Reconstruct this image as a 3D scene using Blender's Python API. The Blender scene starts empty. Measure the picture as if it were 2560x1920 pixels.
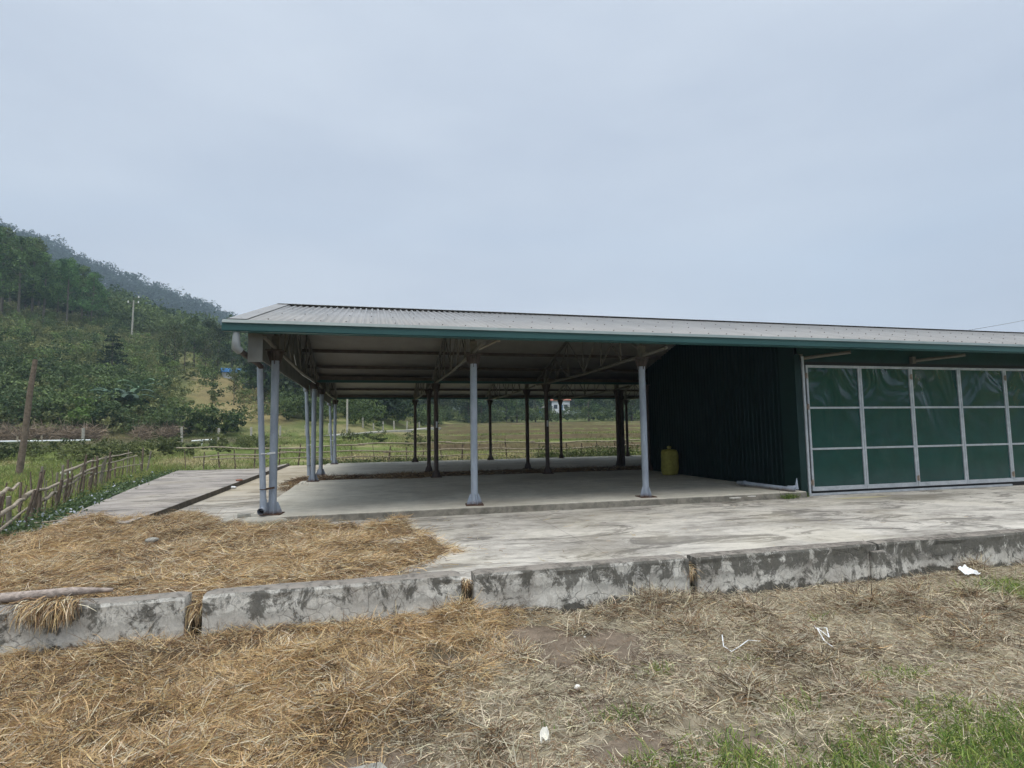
import bpy, math, random
import numpy as np
from mathutils import Vector
R_ = math.radians
rng = np.random.default_rng(7); random.seed(7)
S = bpy.context.scene; COL = S.collection

# ------------------------------------------------------------------ camera
FPX, YAW, PITCH, ROLL = 1385.03, R_(13.9988), R_(4.7799), R_(-0.7938)
EYE = np.array([0, 0, 1.65])
Fw = np.array([math.sin(YAW)*math.cos(PITCH), math.cos(YAW)*math.cos(PITCH), math.sin(PITCH)])
r0 = np.array([math.cos(YAW), -math.sin(YAW), 0.]); u0 = np.cross(r0, Fw)
Rt = r0*math.cos(ROLL)+u0*math.sin(ROLL); Up = -r0*math.sin(ROLL)+u0*math.cos(ROLL)
cd = bpy.data.cameras.new('camera'); cam = bpy.data.objects.new('camera', cd); COL.objects.link(cam)
from mathutils import Matrix
M = Matrix((Rt, Up, -Fw)).transposed().to_4x4(); M.translation = Vector(EYE); cam.matrix_world = M
cd.sensor_width = 36; cd.lens = 36*FPX/2560; cd.clip_start = 0.05; cd.clip_end = 6000
S.camera = cam

# ------------------------------------------------------------------ light
SUN_EL, SUN_AZ = R_(62), R_(200)      # high, behind the viewer, veiled by cloud
w = bpy.data.worlds.new('World'); S.world = w; w.use_nodes = True
nt = w.node_tree; nt.nodes.clear()
def wn(t, **k):
    n = nt.nodes.new(t)
    for a, b in k.items(): setattr(n, a, b)
    return n
sky = wn('ShaderNodeTexSky', sky_type='NISHITA', sun_disc=False, sun_elevation=SUN_EL, sun_rotation=SUN_AZ, dust_density=3.0)
tc = wn('ShaderNodeTexCoord'); mp = wn('ShaderNodeMapping'); mp.inputs['Scale'].default_value = (1.0, 1.0, 3.2)
nz = wn('ShaderNodeTexNoise'); nz.inputs['Scale'].default_value = 1.7; nz.inputs['Detail'].default_value = 5; nz.inputs['Roughness'].default_value = .5
rp = wn('ShaderNodeValToRGB'); rp.color_ramp.elements[0].position = .32; rp.color_ramp.elements[1].position = .66
rp.color_ramp.elements[0].color = (5.3, 5.8, 6.75, 1); rp.color_ramp.elements[1].color = (6.8, 7.3, 8.05, 1)
sx = wn('ShaderNodeSeparateXYZ'); r2 = wn('ShaderNodeValToRGB')
r2.color_ramp.elements[0].position = .72; r2.color_ramp.elements[0].color = (1, 1, 1, 1)
r2.color_ramp.elements[1].position = .96; r2.color_ramp.elements[1].color = (4.6, 4.35, 3.95, 1)  # overhead sky boosted above the view to light the ground
e = r2.color_ramp.elements.new(0.0); e.color = (1.34, 1.30, 1.25, 1); e = r2.color_ramp.elements.new(.30); e.color = (1.10, 1.07, 1.05, 1)
mu = wn('ShaderNodeMix', data_type='RGBA', blend_type='MULTIPLY'); mu.inputs[0].default_value = 1
mx = wn('ShaderNodeMix', data_type='RGBA'); mx.inputs[0].default_value = .9
bg = wn('ShaderNodeBackground'); bg.inputs[1].default_value = .1; wo = wn('ShaderNodeOutputWorld')
L = nt.links.new
L(tc.outputs['Generated'], mp.inputs[0]); L(mp.outputs[0], nz.inputs['Vector']); L(nz.outputs['Fac'], rp.inputs[0])
L(tc.outputs['Generated'], sx.inputs[0]); L(sx.outputs['Z'], r2.inputs[0])
L(rp.outputs[0], mu.inputs[6]); L(r2.outputs[0], mu.inputs[7])
L(sky.outputs[0], mx.inputs[6]); L(mu.outputs[2], mx.inputs[7]); L(mx.outputs[2], bg.inputs[0]); L(bg.outputs[0], wo.inputs[0])
sd = bpy.data.lights.new('sun', 'SUN'); sd.energy = 1.5; sd.angle = R_(28); sd.color = (1, .95, .88)
so = bpy.data.objects.new('sun', sd); COL.objects.link(so)
dv = Vector((math.sin(SUN_AZ)*math.cos(SUN_EL), math.cos(SUN_AZ)*math.cos(SUN_EL), math.sin(SUN_EL)))
so.rotation_euler = dv.to_track_quat('Z', 'Y').to_euler(); so.location = (0, -5, 30)
S.view_settings.view_transform = 'Standard'; S.view_settings.look = 'None'; S.view_settings.exposure = 0.23; S.view_settings.gamma = 1
S.cycles.max_bounces = 8; S.cycles.diffuse_bounces = 4; S.cycles.volume_bounces = 0

# ------------------------------------------------------------------ helpers
def ray(u, v): return Rt*((u-1280)/FPX)-Up*((v-960)/FPX)+Fw
def atZ(u, v, z=0.): d = ray(u, v); return EYE+d*((z-1.65)/d[2])
def atY(u, v, y): d = ray(u, v); return EYE+d*(y/d[1])
def atX(u, v, x): d = ray(u, v); return EYE+d*(x/d[0])
def hash2(ix, iy, s):
    n = (ix*374761393+iy*668265263+s*1442695041) & 0x7fffffff
    n = ((n ^ (n >> 13))*1274126177) & 0x7fffffff
    return ((n ^ (n >> 16)) & 0xffff)/65535.
def vnoise(x, y, s=0):
    x = np.asarray(x, float); y = np.asarray(y, float)
    ix = np.floor(x).astype(np.int64); iy = np.floor(y).astype(np.int64); fx = x-ix; fy = y-iy
    fx = fx*fx*(3-2*fx); fy = fy*fy*(3-2*fy)
    a = hash2(ix, iy, s); b = hash2(ix+1, iy, s); c = hash2(ix, iy+1, s); d = hash2(ix+1, iy+1, s)
    return (a*(1-fx)+b*fx)*(1-fy)+(c*(1-fx)+d*fx)*fy
def fbm(x, y, s=0, o=4):
    t = 0; a = .5; n = 0
    for i in range(o): t = t+a*vnoise(x*2**i, y*2**i, s+i*17); n += a; a *= .5
    return t/n
def sstep(a, b, x): t = np.clip((np.asarray(x, float)-a)/(b-a), 0, 1); return t*t*(3-2*t)

def tag(o, label=None, cat=None, group=None, kind=None):
    if label: o['label'] = label
    if cat: o['category'] = cat
    if group: o['group'] = group
    if kind: o['kind'] = kind
    return o
def empty(name, loc=(0, 0, 0), rz=0):
    o = bpy.data.objects.new(name, None); COL.objects.link(o); o.location = loc; o.rotation_euler = (0, 0, rz); o.empty_display_size = .2
    return o
def npmesh(name, V, F, mats, colors=None, parent=None, smooth=False, midx=None):
    """V (n,3), F (m,k) of equal size k; colors per vertex (n,3)"""
    V = np.ascontiguousarray(V, dtype=np.float32); F = np.ascontiguousarray(F, dtype=np.int32)
    me = bpy.data.meshes.new(name); k = F.shape[1]
    me.vertices.add(len(V)); me.vertices.foreach_set('co', V.ravel())
    me.loops.add(F.size); me.loops.foreach_set('vertex_index', F.ravel())
    me.polygons.add(len(F)); me.polygons.foreach_set('loop_start', np.arange(0, F.size, k, dtype=np.int32))
    try: me.polygons.foreach_set('loop_total', np.full(len(F), k, dtype=np.int32))
    except Exception: pass
    if midx is not None: me.polygons.foreach_set('material_index', np.asarray(midx, np.int32))
    if smooth: me.polygons.foreach_set('use_smooth', np.ones(len(F), bool))
    me.update(calc_edges=True)
    if colors is not None:
        ca = me.color_attributes.new('Col', 'FLOAT_COLOR', 'POINT')
        c4 = np.ones((len(V), 4), np.float32); c4[:, :3] = colors; ca.data.foreach_set('color', c4.ravel())
    for m in (mats if isinstance(mats, (list, tuple)) else [mats]): me.materials.append(m)
    o = bpy.data.objects.new(name, me); COL.objects.link(o)
    if parent: o.parent = parent
    return o
class MB:
    def __init__(s): s.v = []; s.f = []; s.m = []; s.sm = []
    def add(s, vs, fs, m=0, smooth=False):
        n = len(s.v); s.v += [tuple(map(float, p)) for p in vs]; s.f += [tuple(i+n for i in f) for f in fs]; s.m += [m]*len(fs); s.sm += [smooth]*len(fs)
    def box(s, a, b, m=0):
        x0, y0, z0 = a; x1, y1, z1 = b
        s.add([(x0,y0,z0),(x1,y0,z0),(x1,y1,z0),(x0,y1,z0),(x0,y0,z1),(x1,y0,z1),(x1,y1,z1),(x0,y1,z1)],
              [(0,3,2,1),(4,5,6,7),(0,1,5,4),(1,2,6,5),(2,3,7,6),(3,0,4,7)], m)
    def bar(s, p, q, w, h, m=0, up=(0, 0, 1)):
        p = Vector(p); q = Vector(q); d = (q-p).normalized(); up = Vector(up)
        if abs(d.dot(up)) > .98: up = Vector((0, 1, 0))
        x = d.cross(up).normalized()*w/2; y = x.cross(d).normalized()*h/2
        vs = [p-x-y, p+x-y, p+x+y, p-x+y, q-x-y, q+x-y, q+x+y, q-x+y]
        s.add(vs, [(0,3,2,1),(4,5,6,7),(0,1,5,4),(1,2,6,5),(2,3,7,6),(3,0,4,7)], m)
    def tube(s, pts, rad, n=10, m=0, cap=True, hollow=False):
        pts = [Vector(p) for p in pts]
        if not isinstance(rad, (list, tuple)): rad = [rad]*len(pts)
        vs = []; fs = []; prev = None
        for i, p in enumerate(pts):
            d = (pts[min(i+1, len(pts)-1)]-pts[max(i-1, 0)]).normalized()
            if prev is None:
                a = Vector((0, 0, 1)) if abs(d.z) < .9 else Vector((1, 0, 0)); x = d.cross(a).normalized()
            else: x = (prev-d*prev.dot(d)).normalized()
            prev = x; y = d.cross(x)
            for k in range(n):
                t = 2*math.pi*k/n; vs.append(p+(x*math.cos(t)+y*math.sin(t))*rad[i])
        for i in range(len(pts)-1):
            for k in range(n): a = i*n+k; b = i*n+(k+1) % n; fs.append((a, b, b+n, a+n))
        s.add(vs, fs, m, True)
        if cap: s.add(vs[:n], [tuple(range(n))[::-1]], m); s.add(vs[-n:], [tuple(range(n))], m)
    def prism(s, poly, z0, z1, m=0):
        n = len(poly); vs = [(x, y, z0) for x, y in poly]+[(x, y, z1) for x, y in poly]
        s.add(vs, [tuple(range(n))[::-1], tuple(range(n, 2*n))]+[(i, (i+1) % n, (i+1) % n+n, i+n) for i in range(n)], m)
    def build(s, name, mats, parent=None, bevel=0, loc=None):
        me = bpy.data.meshes.new(name); me.from_pydata(s.v, [], s.f)
        for m in (mats if isinstance(mats, (list, tuple)) else [mats]): me.materials.append(m)
        me.polygons.foreach_set('material_index', s.m); me.polygons.foreach_set('use_smooth', s.sm); me.update()
        o = bpy.data.objects.new(name, me); COL.objects.link(o)
        if parent: o.parent = parent
        if loc is not None: o.location = loc
        if bevel:
            b = o.modifiers.new('bevel', 'BEVEL'); b.width = bevel; b.segments = 2; b.limit_method = 'ANGLE'
        return o
def copy_tree(o, parent=None):
    c = o.copy(); COL.objects.link(c); c.parent = parent
    for ch in list(o.children): copy_tree(ch, c)
    return c

# ------------------------------------------------------------------ materials
class NM:
    def __init__(s, name):
        s.m = bpy.data.materials.new(name); s.m.use_nodes = True; s.t = s.m.node_tree; s.b = s.t.nodes['Principled BSDF']
        s.geo = s.t.nodes.new('ShaderNodeNewGeometry'); s.pos = s.geo.outputs['Position']
    def n(s, t, **k):
        n = s.t.nodes.new(t)
        for a, b in k.items(): setattr(n, a, b)
        return n
    def l(s, a, b): s.t.links.new(a, b)
    def vec(s, scale=(1, 1, 1), src=None, rot=(0, 0, 0)):
        m = s.n('ShaderNodeMapping'); m.inputs['Scale'].default_value = scale; m.inputs['Rotation'].default_value = rot
        s.l(src or s.pos, m.inputs[0]); return m.outputs[0]
    def noise(s, sc, det=4, rough=.55, vec=None, dist=0):
        n = s.n('ShaderNodeTexNoise'); n.inputs['Scale'].default_value = sc; n.inputs['Detail'].default_value = det
        n.inputs['Roughness'].default_value = rough; n.inputs['Distortion'].default_value = dist
        s.l(vec or s.pos, n.inputs['Vector']); return n.outputs['Fac']
    def ramp(s, fac, stops):
        r = s.n('ShaderNodeValToRGB'); el = r.color_ramp.elements
        while len(el) < len(stops): el.new(.5)
        for e_, (p, c) in zip(el, sorted(stops, key=lambda q: q[0])):
            e_.position = p; e_.color = (c, c, c, 1) if not isinstance(c, (tuple, list)) else (*c, 1)
        s.l(fac, r.inputs[0]); return r.outputs[0]
    def mix(s, fac, a, b, mode='MIX'):
        n = s.n('ShaderNodeMix', data_type='RGBA', blend_type=mode)
        for i, x in ((0, fac), (6, a), (7, b)):
            if isinstance(x, (int, float)): n.inputs[i].default_value = x if i == 0 else (x, x, x, 1)
            elif isinstance(x, tuple): n.inputs[i].default_value = (*x, 1)
            else: s.l(x, n.inputs[i])
        return n.outputs[2]
    def math(s, op, a, b=0., clamp=False):
        n = s.n('ShaderNodeMath', operation=op); n.use_clamp = clamp
        for i, x in ((0, a), (1, b)):
            if isinstance(x, (int, float)): n.inputs[i].default_value = x
            else: s.l(x, n.inputs[i])
        return n.outputs[0]
    def xyz(s, src=None):
        n = s.n('ShaderNodeSeparateXYZ'); s.l(src or s.pos, n.inputs[0]); return n.outputs
    def bump(s, h, strength=.3, dist=.02):
        n = s.n('ShaderNodeBump'); n.inputs['Strength'].default_value = strength; n.inputs['Distance'].default_value = dist
        s.l(h, n.inputs['Height']); s.l(n.outputs[0], s.b.inputs['Normal'])
    def done(s, col, rough=.8, metal=0, spec=.5):
        if isinstance(col, tuple): s.b.inputs['Base Color'].default_value = (*col, 1)
        else: s.l(col, s.b.inputs['Base Color'])
        if isinstance(rough, (int, float)): s.b.inputs['Roughness'].default_value = rough
        else: s.l(rough, s.b.inputs['Roughness'])
        s.b.inputs['Metallic'].default_value = metal; s.b.inputs['Specular IOR Level'].default_value = spec
        return s.m
MT = {}
def simple(name, c, rough=.7, var=.25, sc=6., metal=0, spec=.4, bump=0.):
    k = NM(name); f = k.noise(sc, 5, .6); a = tuple(x*(1-var) for x in c); b = tuple(min(1, x*(1+var)) for x in c)
    col = k.ramp(f, [(.3, a), (.7, b)])
    if bump: k.bump(f, bump, .02)
    MT[name] = k.done(col, rough, metal, spec); return MT[name]
def attr_mat(name, rough=.8, spec=.2, transl=0., objvar=0.):
    k = NM(name); a = k.n('ShaderNodeAttribute', attribute_name='Col'); col = a.outputs['Color']
    if objvar:
        oi = k.n('ShaderNodeObjectInfo'); h = k.n('ShaderNodeHueSaturation')
        k.l(k.math('ADD', k.math('MULTIPLY', oi.outputs['Random'], .05), .475), h.inputs['Hue'])
        k.l(k.math('ADD', k.math('MULTIPLY', oi.outputs['Random'], objvar*2), 1-objvar), h.inputs['Value'])
        k.l(col, h.inputs['Color']); col = h.outputs[0]
    m = k.done(col, rough, 0, spec)
    if transl:
        tr = k.n('ShaderNodeBsdfTranslucent'); k.l(col, tr.inputs[0]); ms = k.n('ShaderNodeMixShader'); ms.inputs[0].default_value = transl
        out = [n for n in k.t.nodes if n.type == 'OUTPUT_MATERIAL'][0]
        k.l(k.b.outputs[0], ms.inputs[1]); k.l(tr.outputs[0], ms.inputs[2]); k.l(ms.outputs[0], out.inputs[0])
    MT[name] = m; return m
attr_mat('straw', .75, .25, .15); attr_mat('leaf', .6, .3, .25, .22); attr_mat('foliage', .65, .3, .2); attr_mat('blade', .55, .35, .3)

# concrete of the yard: pale, streaky, with joints
def concrete(name, light, dark, joint=False, streak=(1, 1, 1), contrast=1., slab=False):
    k = NM(name); v = k.vec(streak)
    a = k.noise(.8, 6, .65, v); b = k.noise(4.6, 7, .74, v, .5); c = k.noise(38, 3, .6)
    f = k.math('ADD', k.math('MULTIPLY', a, .62), k.math('MULTIPLY', b, .38))
    col = k.ramp(f, [(.34, dark), (.47, tuple((x*.45+y*.55) for x, y in zip(dark, light))), (.56, light), (.72, tuple(min(.95, x*1.16) for x in light))])
    st = k.ramp(k.noise(1.1, 6, .75, k.vec((.7, 1.8, 1)), 1.2), [(.52, 0.), (.60, 1.)])
    col = k.mix(k.math('MULTIPLY', st, .75*contrast), col, tuple(x*.62 for x in dark))
    col = k.mix(.22, col, k.ramp(c, [(.3, .45), (.7, 1.)]), 'MULTIPLY')
    wm = k.ramp(k.noise(.9, 3, .5, k.vec((1, 1, 1))), [(.45, 0.), (.7, 1.)])
    col = k.mix(k.math('MULTIPLY', wm, .22), col, (.42, .37, .25))
    if joint:
        X, Y, Z = k.xyz()[:3]
        wob = k.math('MULTIPLY', k.noise(2.2, 4, .6), .035)
        for src, per, off in ((X, 4.4, 2.6), (Y, 4.6, 7.15)):
            q = k.math('ABSOLUTE', k.math('SUBTRACT', k.math('FRACT', k.math('DIVIDE', k.math('ADD', k.math('SUBTRACT', src, off), k.math('ADD', wob, 100*per)), per)), .5))
            line = k.math('GREATER_THAN', q, .4985)
            col = k.mix(k.math('MULTIPLY', line, .4), col, tuple(x*.5 for x in dark))
        # yellowish water mark and damp streaks in front of the doors
        m = k.vec((.55, 2.6, 1)); n = k.noise(1.3, 5, .6, m, .5)
        dx = k.math('SUBTRACT', X, 9.4); dy = k.math('SUBTRACT', Y, 9.15)
        d = k.math('ADD', k.math('MULTIPLY', k.math('MULTIPLY', dx, dx), .55), k.math('MULTIPLY', k.math('MULTIPLY', dy, dy), 22.))
        k1 = k.ramp(k.math('ADD', d, k.math('MULTIPLY', n, 1.2)), [(.7, 1.), (1.25/1.3, 0.)])
        d2 = k.math('ADD', k.math('MULTIPLY', k.math('MULTIPLY', k.math('SUBTRACT', X, 10.2), k.math('SUBTRACT', X, 10.2)), .16), k.math('MULTIPLY', k.math('MULTIPLY', k.math('SUBTRACT', Y, 8.9), k.math('SUBTRACT', Y, 8.9)), 3.))
        k2 = k.ramp(k.math('ADD', d2, k.math('MULTIPLY', n, .9)), [(.5, 1.), (1., 0.)])
        col = k.mix(k.math('MULTIPLY', k2, .5), col, (.15, .135, .1)); col = k.mix(k.math('MULTIPLY', k1, .6), col, (.56, .50, .27))
    k.bump(k.math('ADD', k.math('MULTIPLY', b, .6), k.math('MULTIPLY', c, .4)), .35, .012)
    if joint:
        al = k.math('MULTIPLY', k.math('LESS_THAN', X, -1.7), k.ramp(k.math('ADD', k.math('DIVIDE', Y, 20.), k.math('MULTIPLY', b, .4)), [(.80, 0.), (1., .55)])); col = k.mix(al, col, (.42, .345, .22))
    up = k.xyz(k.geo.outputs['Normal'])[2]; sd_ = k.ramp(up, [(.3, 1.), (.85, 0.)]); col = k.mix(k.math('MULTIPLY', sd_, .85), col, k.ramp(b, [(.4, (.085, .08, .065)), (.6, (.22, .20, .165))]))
    MT[name] = k.done(col, .88, 0, .25)
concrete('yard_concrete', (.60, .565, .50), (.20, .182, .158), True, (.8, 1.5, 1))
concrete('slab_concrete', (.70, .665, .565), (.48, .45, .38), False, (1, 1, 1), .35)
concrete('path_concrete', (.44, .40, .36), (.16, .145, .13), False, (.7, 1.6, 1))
# mossy plastered low wall
def wall_mat():
    k = NM('old_plaster'); X, Y, Z = k.xyz()[:3]
    n1 = k.noise(1.4, 6, .65, None, .4); n2 = k.noise(7.5, 7, .75, k.vec((1, 1, .8)), 1.0); n3 = k.noise(22, 5, .7)
    col = k.ramp(k.math('ADD', k.math('MULTIPLY', n1, .5), k.math('MULTIPLY', n2, .5)), [(.36, (.28, .255, .22)), (.45, (.54, .515, .465)), (.53, (.70, .68, .62)), (.66, (.80, .78, .72))])
    # cracks
    vo = k.n('ShaderNodeTexVoronoi', feature='DISTANCE_TO_EDGE'); vo.inputs['Scale'].default_value = 5.2
    wv = k.n('ShaderNodeVectorMath', operation='ADD'); ws = k.n('ShaderNodeVectorMath', operation='SCALE'); ws.inputs['Scale'].default_value = .2
    nn = k.n('ShaderNodeTexNoise'); nn.inputs['Scale'].default_value = 5; k.l(k.pos, nn.inputs['Vector']); k.l(nn.outputs['Color'], ws.inputs[0])
    k.l(k.pos, wv.inputs[0]); k.l(ws.outputs[0], wv.inputs[1]); k.l(wv.outputs[0], vo.inputs['Vector'])
    cr = k.ramp(vo.outputs['Distance'], [(.0, 1.), (.028, 0.)]); cr = k.math('MULTIPLY', cr, k.ramp(k.noise(2.1, 3), [(.4, .15), (.62, .9)]))
    col = k.mix(k.math('MULTIPLY', cr, .7), col, (.12, .11, .10))
    # black mould: along the top, along the foot, in streaks, more to the right
    right = k.ramp(k.math('DIVIDE', k.math('ADD', X, 3.), 10.), [(.1, .26), (.4, .34), (.62, .52), (.9, .64)])
    top = k.ramp(k.math('ADD', k.math('MULTIPLY', k.math('SUBTRACT', Z, .37), 2.2), k.math('MULTIPLY', n2, .9)), [(.40, 0.), (.54, 1.)])
    foot = k.ramp(k.math('ADD', k.math('MULTIPLY', Z, 3.4), k.math('MULTIPLY', k.noise(3.1, 6, .75), 1.6)), [(.88, 1.), (.97, 0.)])
    upper = k.ramp(k.math('ADD', Z, k.math('MULTIPLY', n2, .55)), [(.40, 0.), (.52, 1.)]); st = k.ramp(k.math('ADD', k.noise(5., 8, .78, k.vec((1., 1, .8)), .5), k.math('MULTIPLY', k.math('MULTIPLY', right, k.math('ADD', k.math('MULTIPLY', upper, .8), .2)), .26)), [(.54, 0.), (.62, 1.)])
    band = k.math('MULTIPLY', k.ramp(k.math('ABSOLUTE', k.math('SUBTRACT', k.math('ADD', Z, k.math('MULTIPLY', n2, .4)), .39)), [(.01, 1.), (.05, 0.)]), right)
    mask = k.math('MAXIMUM', k.math('MAXIMUM', k.math('MULTIPLY', top, .9), k.math('MULTIPLY', foot, .92)), k.math('MAXIMUM', k.math('MULTIPLY', st, .85), k.math('MULTIPLY', band, .9)), True)
    col = k.mix(.32, col, k.ramp(k.noise(55, 5, .8), [(.35, .45), (.65, 1.25)]), 'MULTIPLY'); col = k.mix(k.math('MINIMUM', mask, .93), col, k.ramp(n3, [(.3, (.035, .033, .028)), (.7, (.11, .105, .085))]))
    up = k.xyz(k.geo.outputs['Normal'])[2]
    col = k.mix(k.math('MULTIPLY', k.math('GREATER_THAN', up, .7), .8), col, k.ramp(n2, [(.38, (.09, .08, .068)), (.6, (.32, .285, .245))]))
    k.bump(k.math('SUBTRACT', k.math('ADD', k.math('MULTIPLY', n2, .7), k.math('MULTIPLY', n3, .3)), k.math('MULTIPLY', cr, .4)), .5, .02)
    MT['old_plaster'] = k.done(col, .9, 0, .2)
wall_mat()
simple('dark_moss', (.075, .07, .05), .95, .5, 9, bump=.6)
simple('kerb_face', (.11, .095, .075), .92, .4, 5, bump=.4)
simple('old_timber', (.17, .13, .10), .9, .4, 9, bump=.4)
simple('weathered_log', (.36, .30, .26), .9, .5, 22, bump=.7); simple('grey_timber', (.25, .22, .18), .9, .4, 9, bump=.4); simple('pale_timber', (.34, .29, .22), .85, .35, 7, bump=.4)
simple('bark', (.13, .11, .085), .9, .35, 4)
simple('euc_trunk', (.17, .15, .12), .85, .3, 4); simple('pale_trunk', (.30, .27, .22), .85, .3, 4)
simple('white_plastic', (.82, .84, .85), .45, .05, 5)
simple('pale_pvc', (.27, .295, .31), .45, .10, 4)
simple('post_concrete', (.42, .40, .35), .85, .2, 8)
simple('road_concrete', (.40, .385, .34), .9, .12, 2)
simple('steel_paint', (.14, .13, .11), .6, .25, 7)
simple('shaded_column_paint', (.085, .062, .055), .6, .35, 6)  # column paint with the shade under the roofs put into its colour
simple('dark_steel', (.075, .058, .05), .7, .4, 9)
simple('purlin_steel', (.09, .07, .055), .6, .3, 6)
simple('sack_yellow', (.30, .27, .055), .7, .25, 14, bump=.5)
simple('red_tile', (.36, .13, .085), .8, .2, 4); simple('house_white', (.75, .78, .84), .8, .1, 2)
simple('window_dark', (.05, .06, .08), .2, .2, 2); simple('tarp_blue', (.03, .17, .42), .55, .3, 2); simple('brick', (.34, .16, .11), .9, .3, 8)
simple('lintel_green', (.006, .040, .036), .38, .3, 3, bump=.5); simple('pale_cement', (.60, .58, .53), .9, .3, 18); simple('hinge_steel', (.30, .24, .19), .7, .3, 20); simple('cable', (.03, .03, .03), .6, .1, 2); simple('stone_grey', (.33, .32, .28), .9, .3, 12, bump=.4)
simple('insulator', (.75, .75, .72), .4, .05, 3); simple('black_paint_and_shade', (.02, .02, .02), .6, .1, 2)
simple('cream_shell', (.85, .83, .75), .5, .06, 20)
# painted column steel: blue grey, grime and rust flecks
def col_mat():
    k = NM('column_paint'); n = k.noise(5, 6, .65, k.vec((1, 1, .35))); Z = k.xyz()[2]
    col = k.ramp(n, [(.32, (.225, .26, .315)), (.55, (.32, .365, .43)), (.75, (.42, .465, .53))])
    r = k.ramp(k.noise(16, 5, .7), [(.66, 0.), (.75, 1.)]); col = k.mix(k.math('MULTIPLY', r, .6), col, (.16, .09, .055))
    low = k.ramp(k.math('ADD', k.math('SUBTRACT', Z, .35), k.math('MULTIPLY', k.noise(20, 4), .12)), [(.07, 1.), (.13, 0.)])
    col = k.mix(k.math('MULTIPLY', low, .75), col, (.15, .085, .05)); k.bump(n, .15, .01)
    MT['column_paint'] = k.done(col, .5, 0, .4)
    k = NM('rust'); n = k.noise(18, 5, .7); MT['rust'] = k.done(k.ramp(n, [(.3, (.05, .035, .03)), (.6, (.13, .075, .05)), (.8, (.24, .17, .14))]), .9, 0, .2)
    k = NM('door_frame'); n = k.noise(7, 5, .65); col = k.ramp(n, [(.3, (.33, .36, .39)), (.7, (.50, .53, .56))])
    MT['door_frame'] = k.done(col, .45, .2, .5)
    # roof sheet, weathered pale grey coated steel
    k = NM('roof_sheet'); n = k.noise(1.6, 6, .6, k.vec((1, .3, 1))); c = k.ramp(n, [(.3, (.235, .235, .23)), (.7, (.315, .312, .305))])
    X = k.xyz()[0]; sheet = k.math('FRACT', k.math('DIVIDE', k.math('ADD', X, 40.), 1.0)); ln = k.math('LESS_THAN', sheet, .014)
    c = k.mix(k.math('MULTIPLY', ln, .35), c, (.2, .2, .2)); MT['roof_sheet'] = k.done(c, .5, .15, .5)
    k = NM('roof_under'); n = k.noise(2.5, 4, .6); MT['roof_under'] = k.done(k.ramp(n, [(.3, (.25, .235, .21)), (.7, (.31, .295, .265))]), .6, 0, .3)
    k = NM('green_sheet'); n = k.noise(2.0, 5, .6); MT['green_sheet'] = k.done(k.ramp(n, [(.3, (.0025, .017, .0165)), (.7, (.004, .026, .025))]), .55, 0, .3)
    k = NM('green_fascia'); n = k.noise(1.5, 5, .6, k.vec((.4, 1, 4))); k.geo
    MT['green_fascia'] = k.done(k.ramp(n, [(.3, (.018, .072, .072)), (.7, (.034, .105, .102))]), .42, 0, .4)
    k = NM('fascia_lip'); n = k.noise(3, 4, .6); MT['fascia_lip'] = k.done(k.ramp(n, [(.3, (.115, .155, .155)), (.7, (.16, .205, .20))]), .4, 0, .5)
    # thin glossy sheet in the doors, buckled near its top edge
    k = NM('door_sheet'); X, Y, Z = k.xyz()[:3]
    n = k.noise(1.15, 2, .4, k.vec((1.2, 1, .9)), 1.1); amp = k.ramp(Z, [(0., .02), (.99, .02)])
    zz = k.math('DIVIDE', k.math('SUBTRACT', Z, 1.2), 1.7, True); amp = k.math('ADD', k.math('POWER', zz, 2.2), .06)
    c = k.ramp(k.noise(3, 5, .6), [(.3, (.003, .038, .035)), (.7, (.005, .052, .048))])
    dust = k.ramp(k.math('ADD', k.noise(2.0, 5, .6), k.math('MULTIPLY', Z, -.12)), [(.38, 0.), (.62, .08)])
    c = k.mix(dust, c, (.12, .17, .16))
    k.bump(k.math('MULTIPLY', n, amp), 1.0, .22)
    MT['door_sheet'] = k.done(c, .16, 0, .42)
col_mat()
MT['roof_both'] = None
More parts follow.
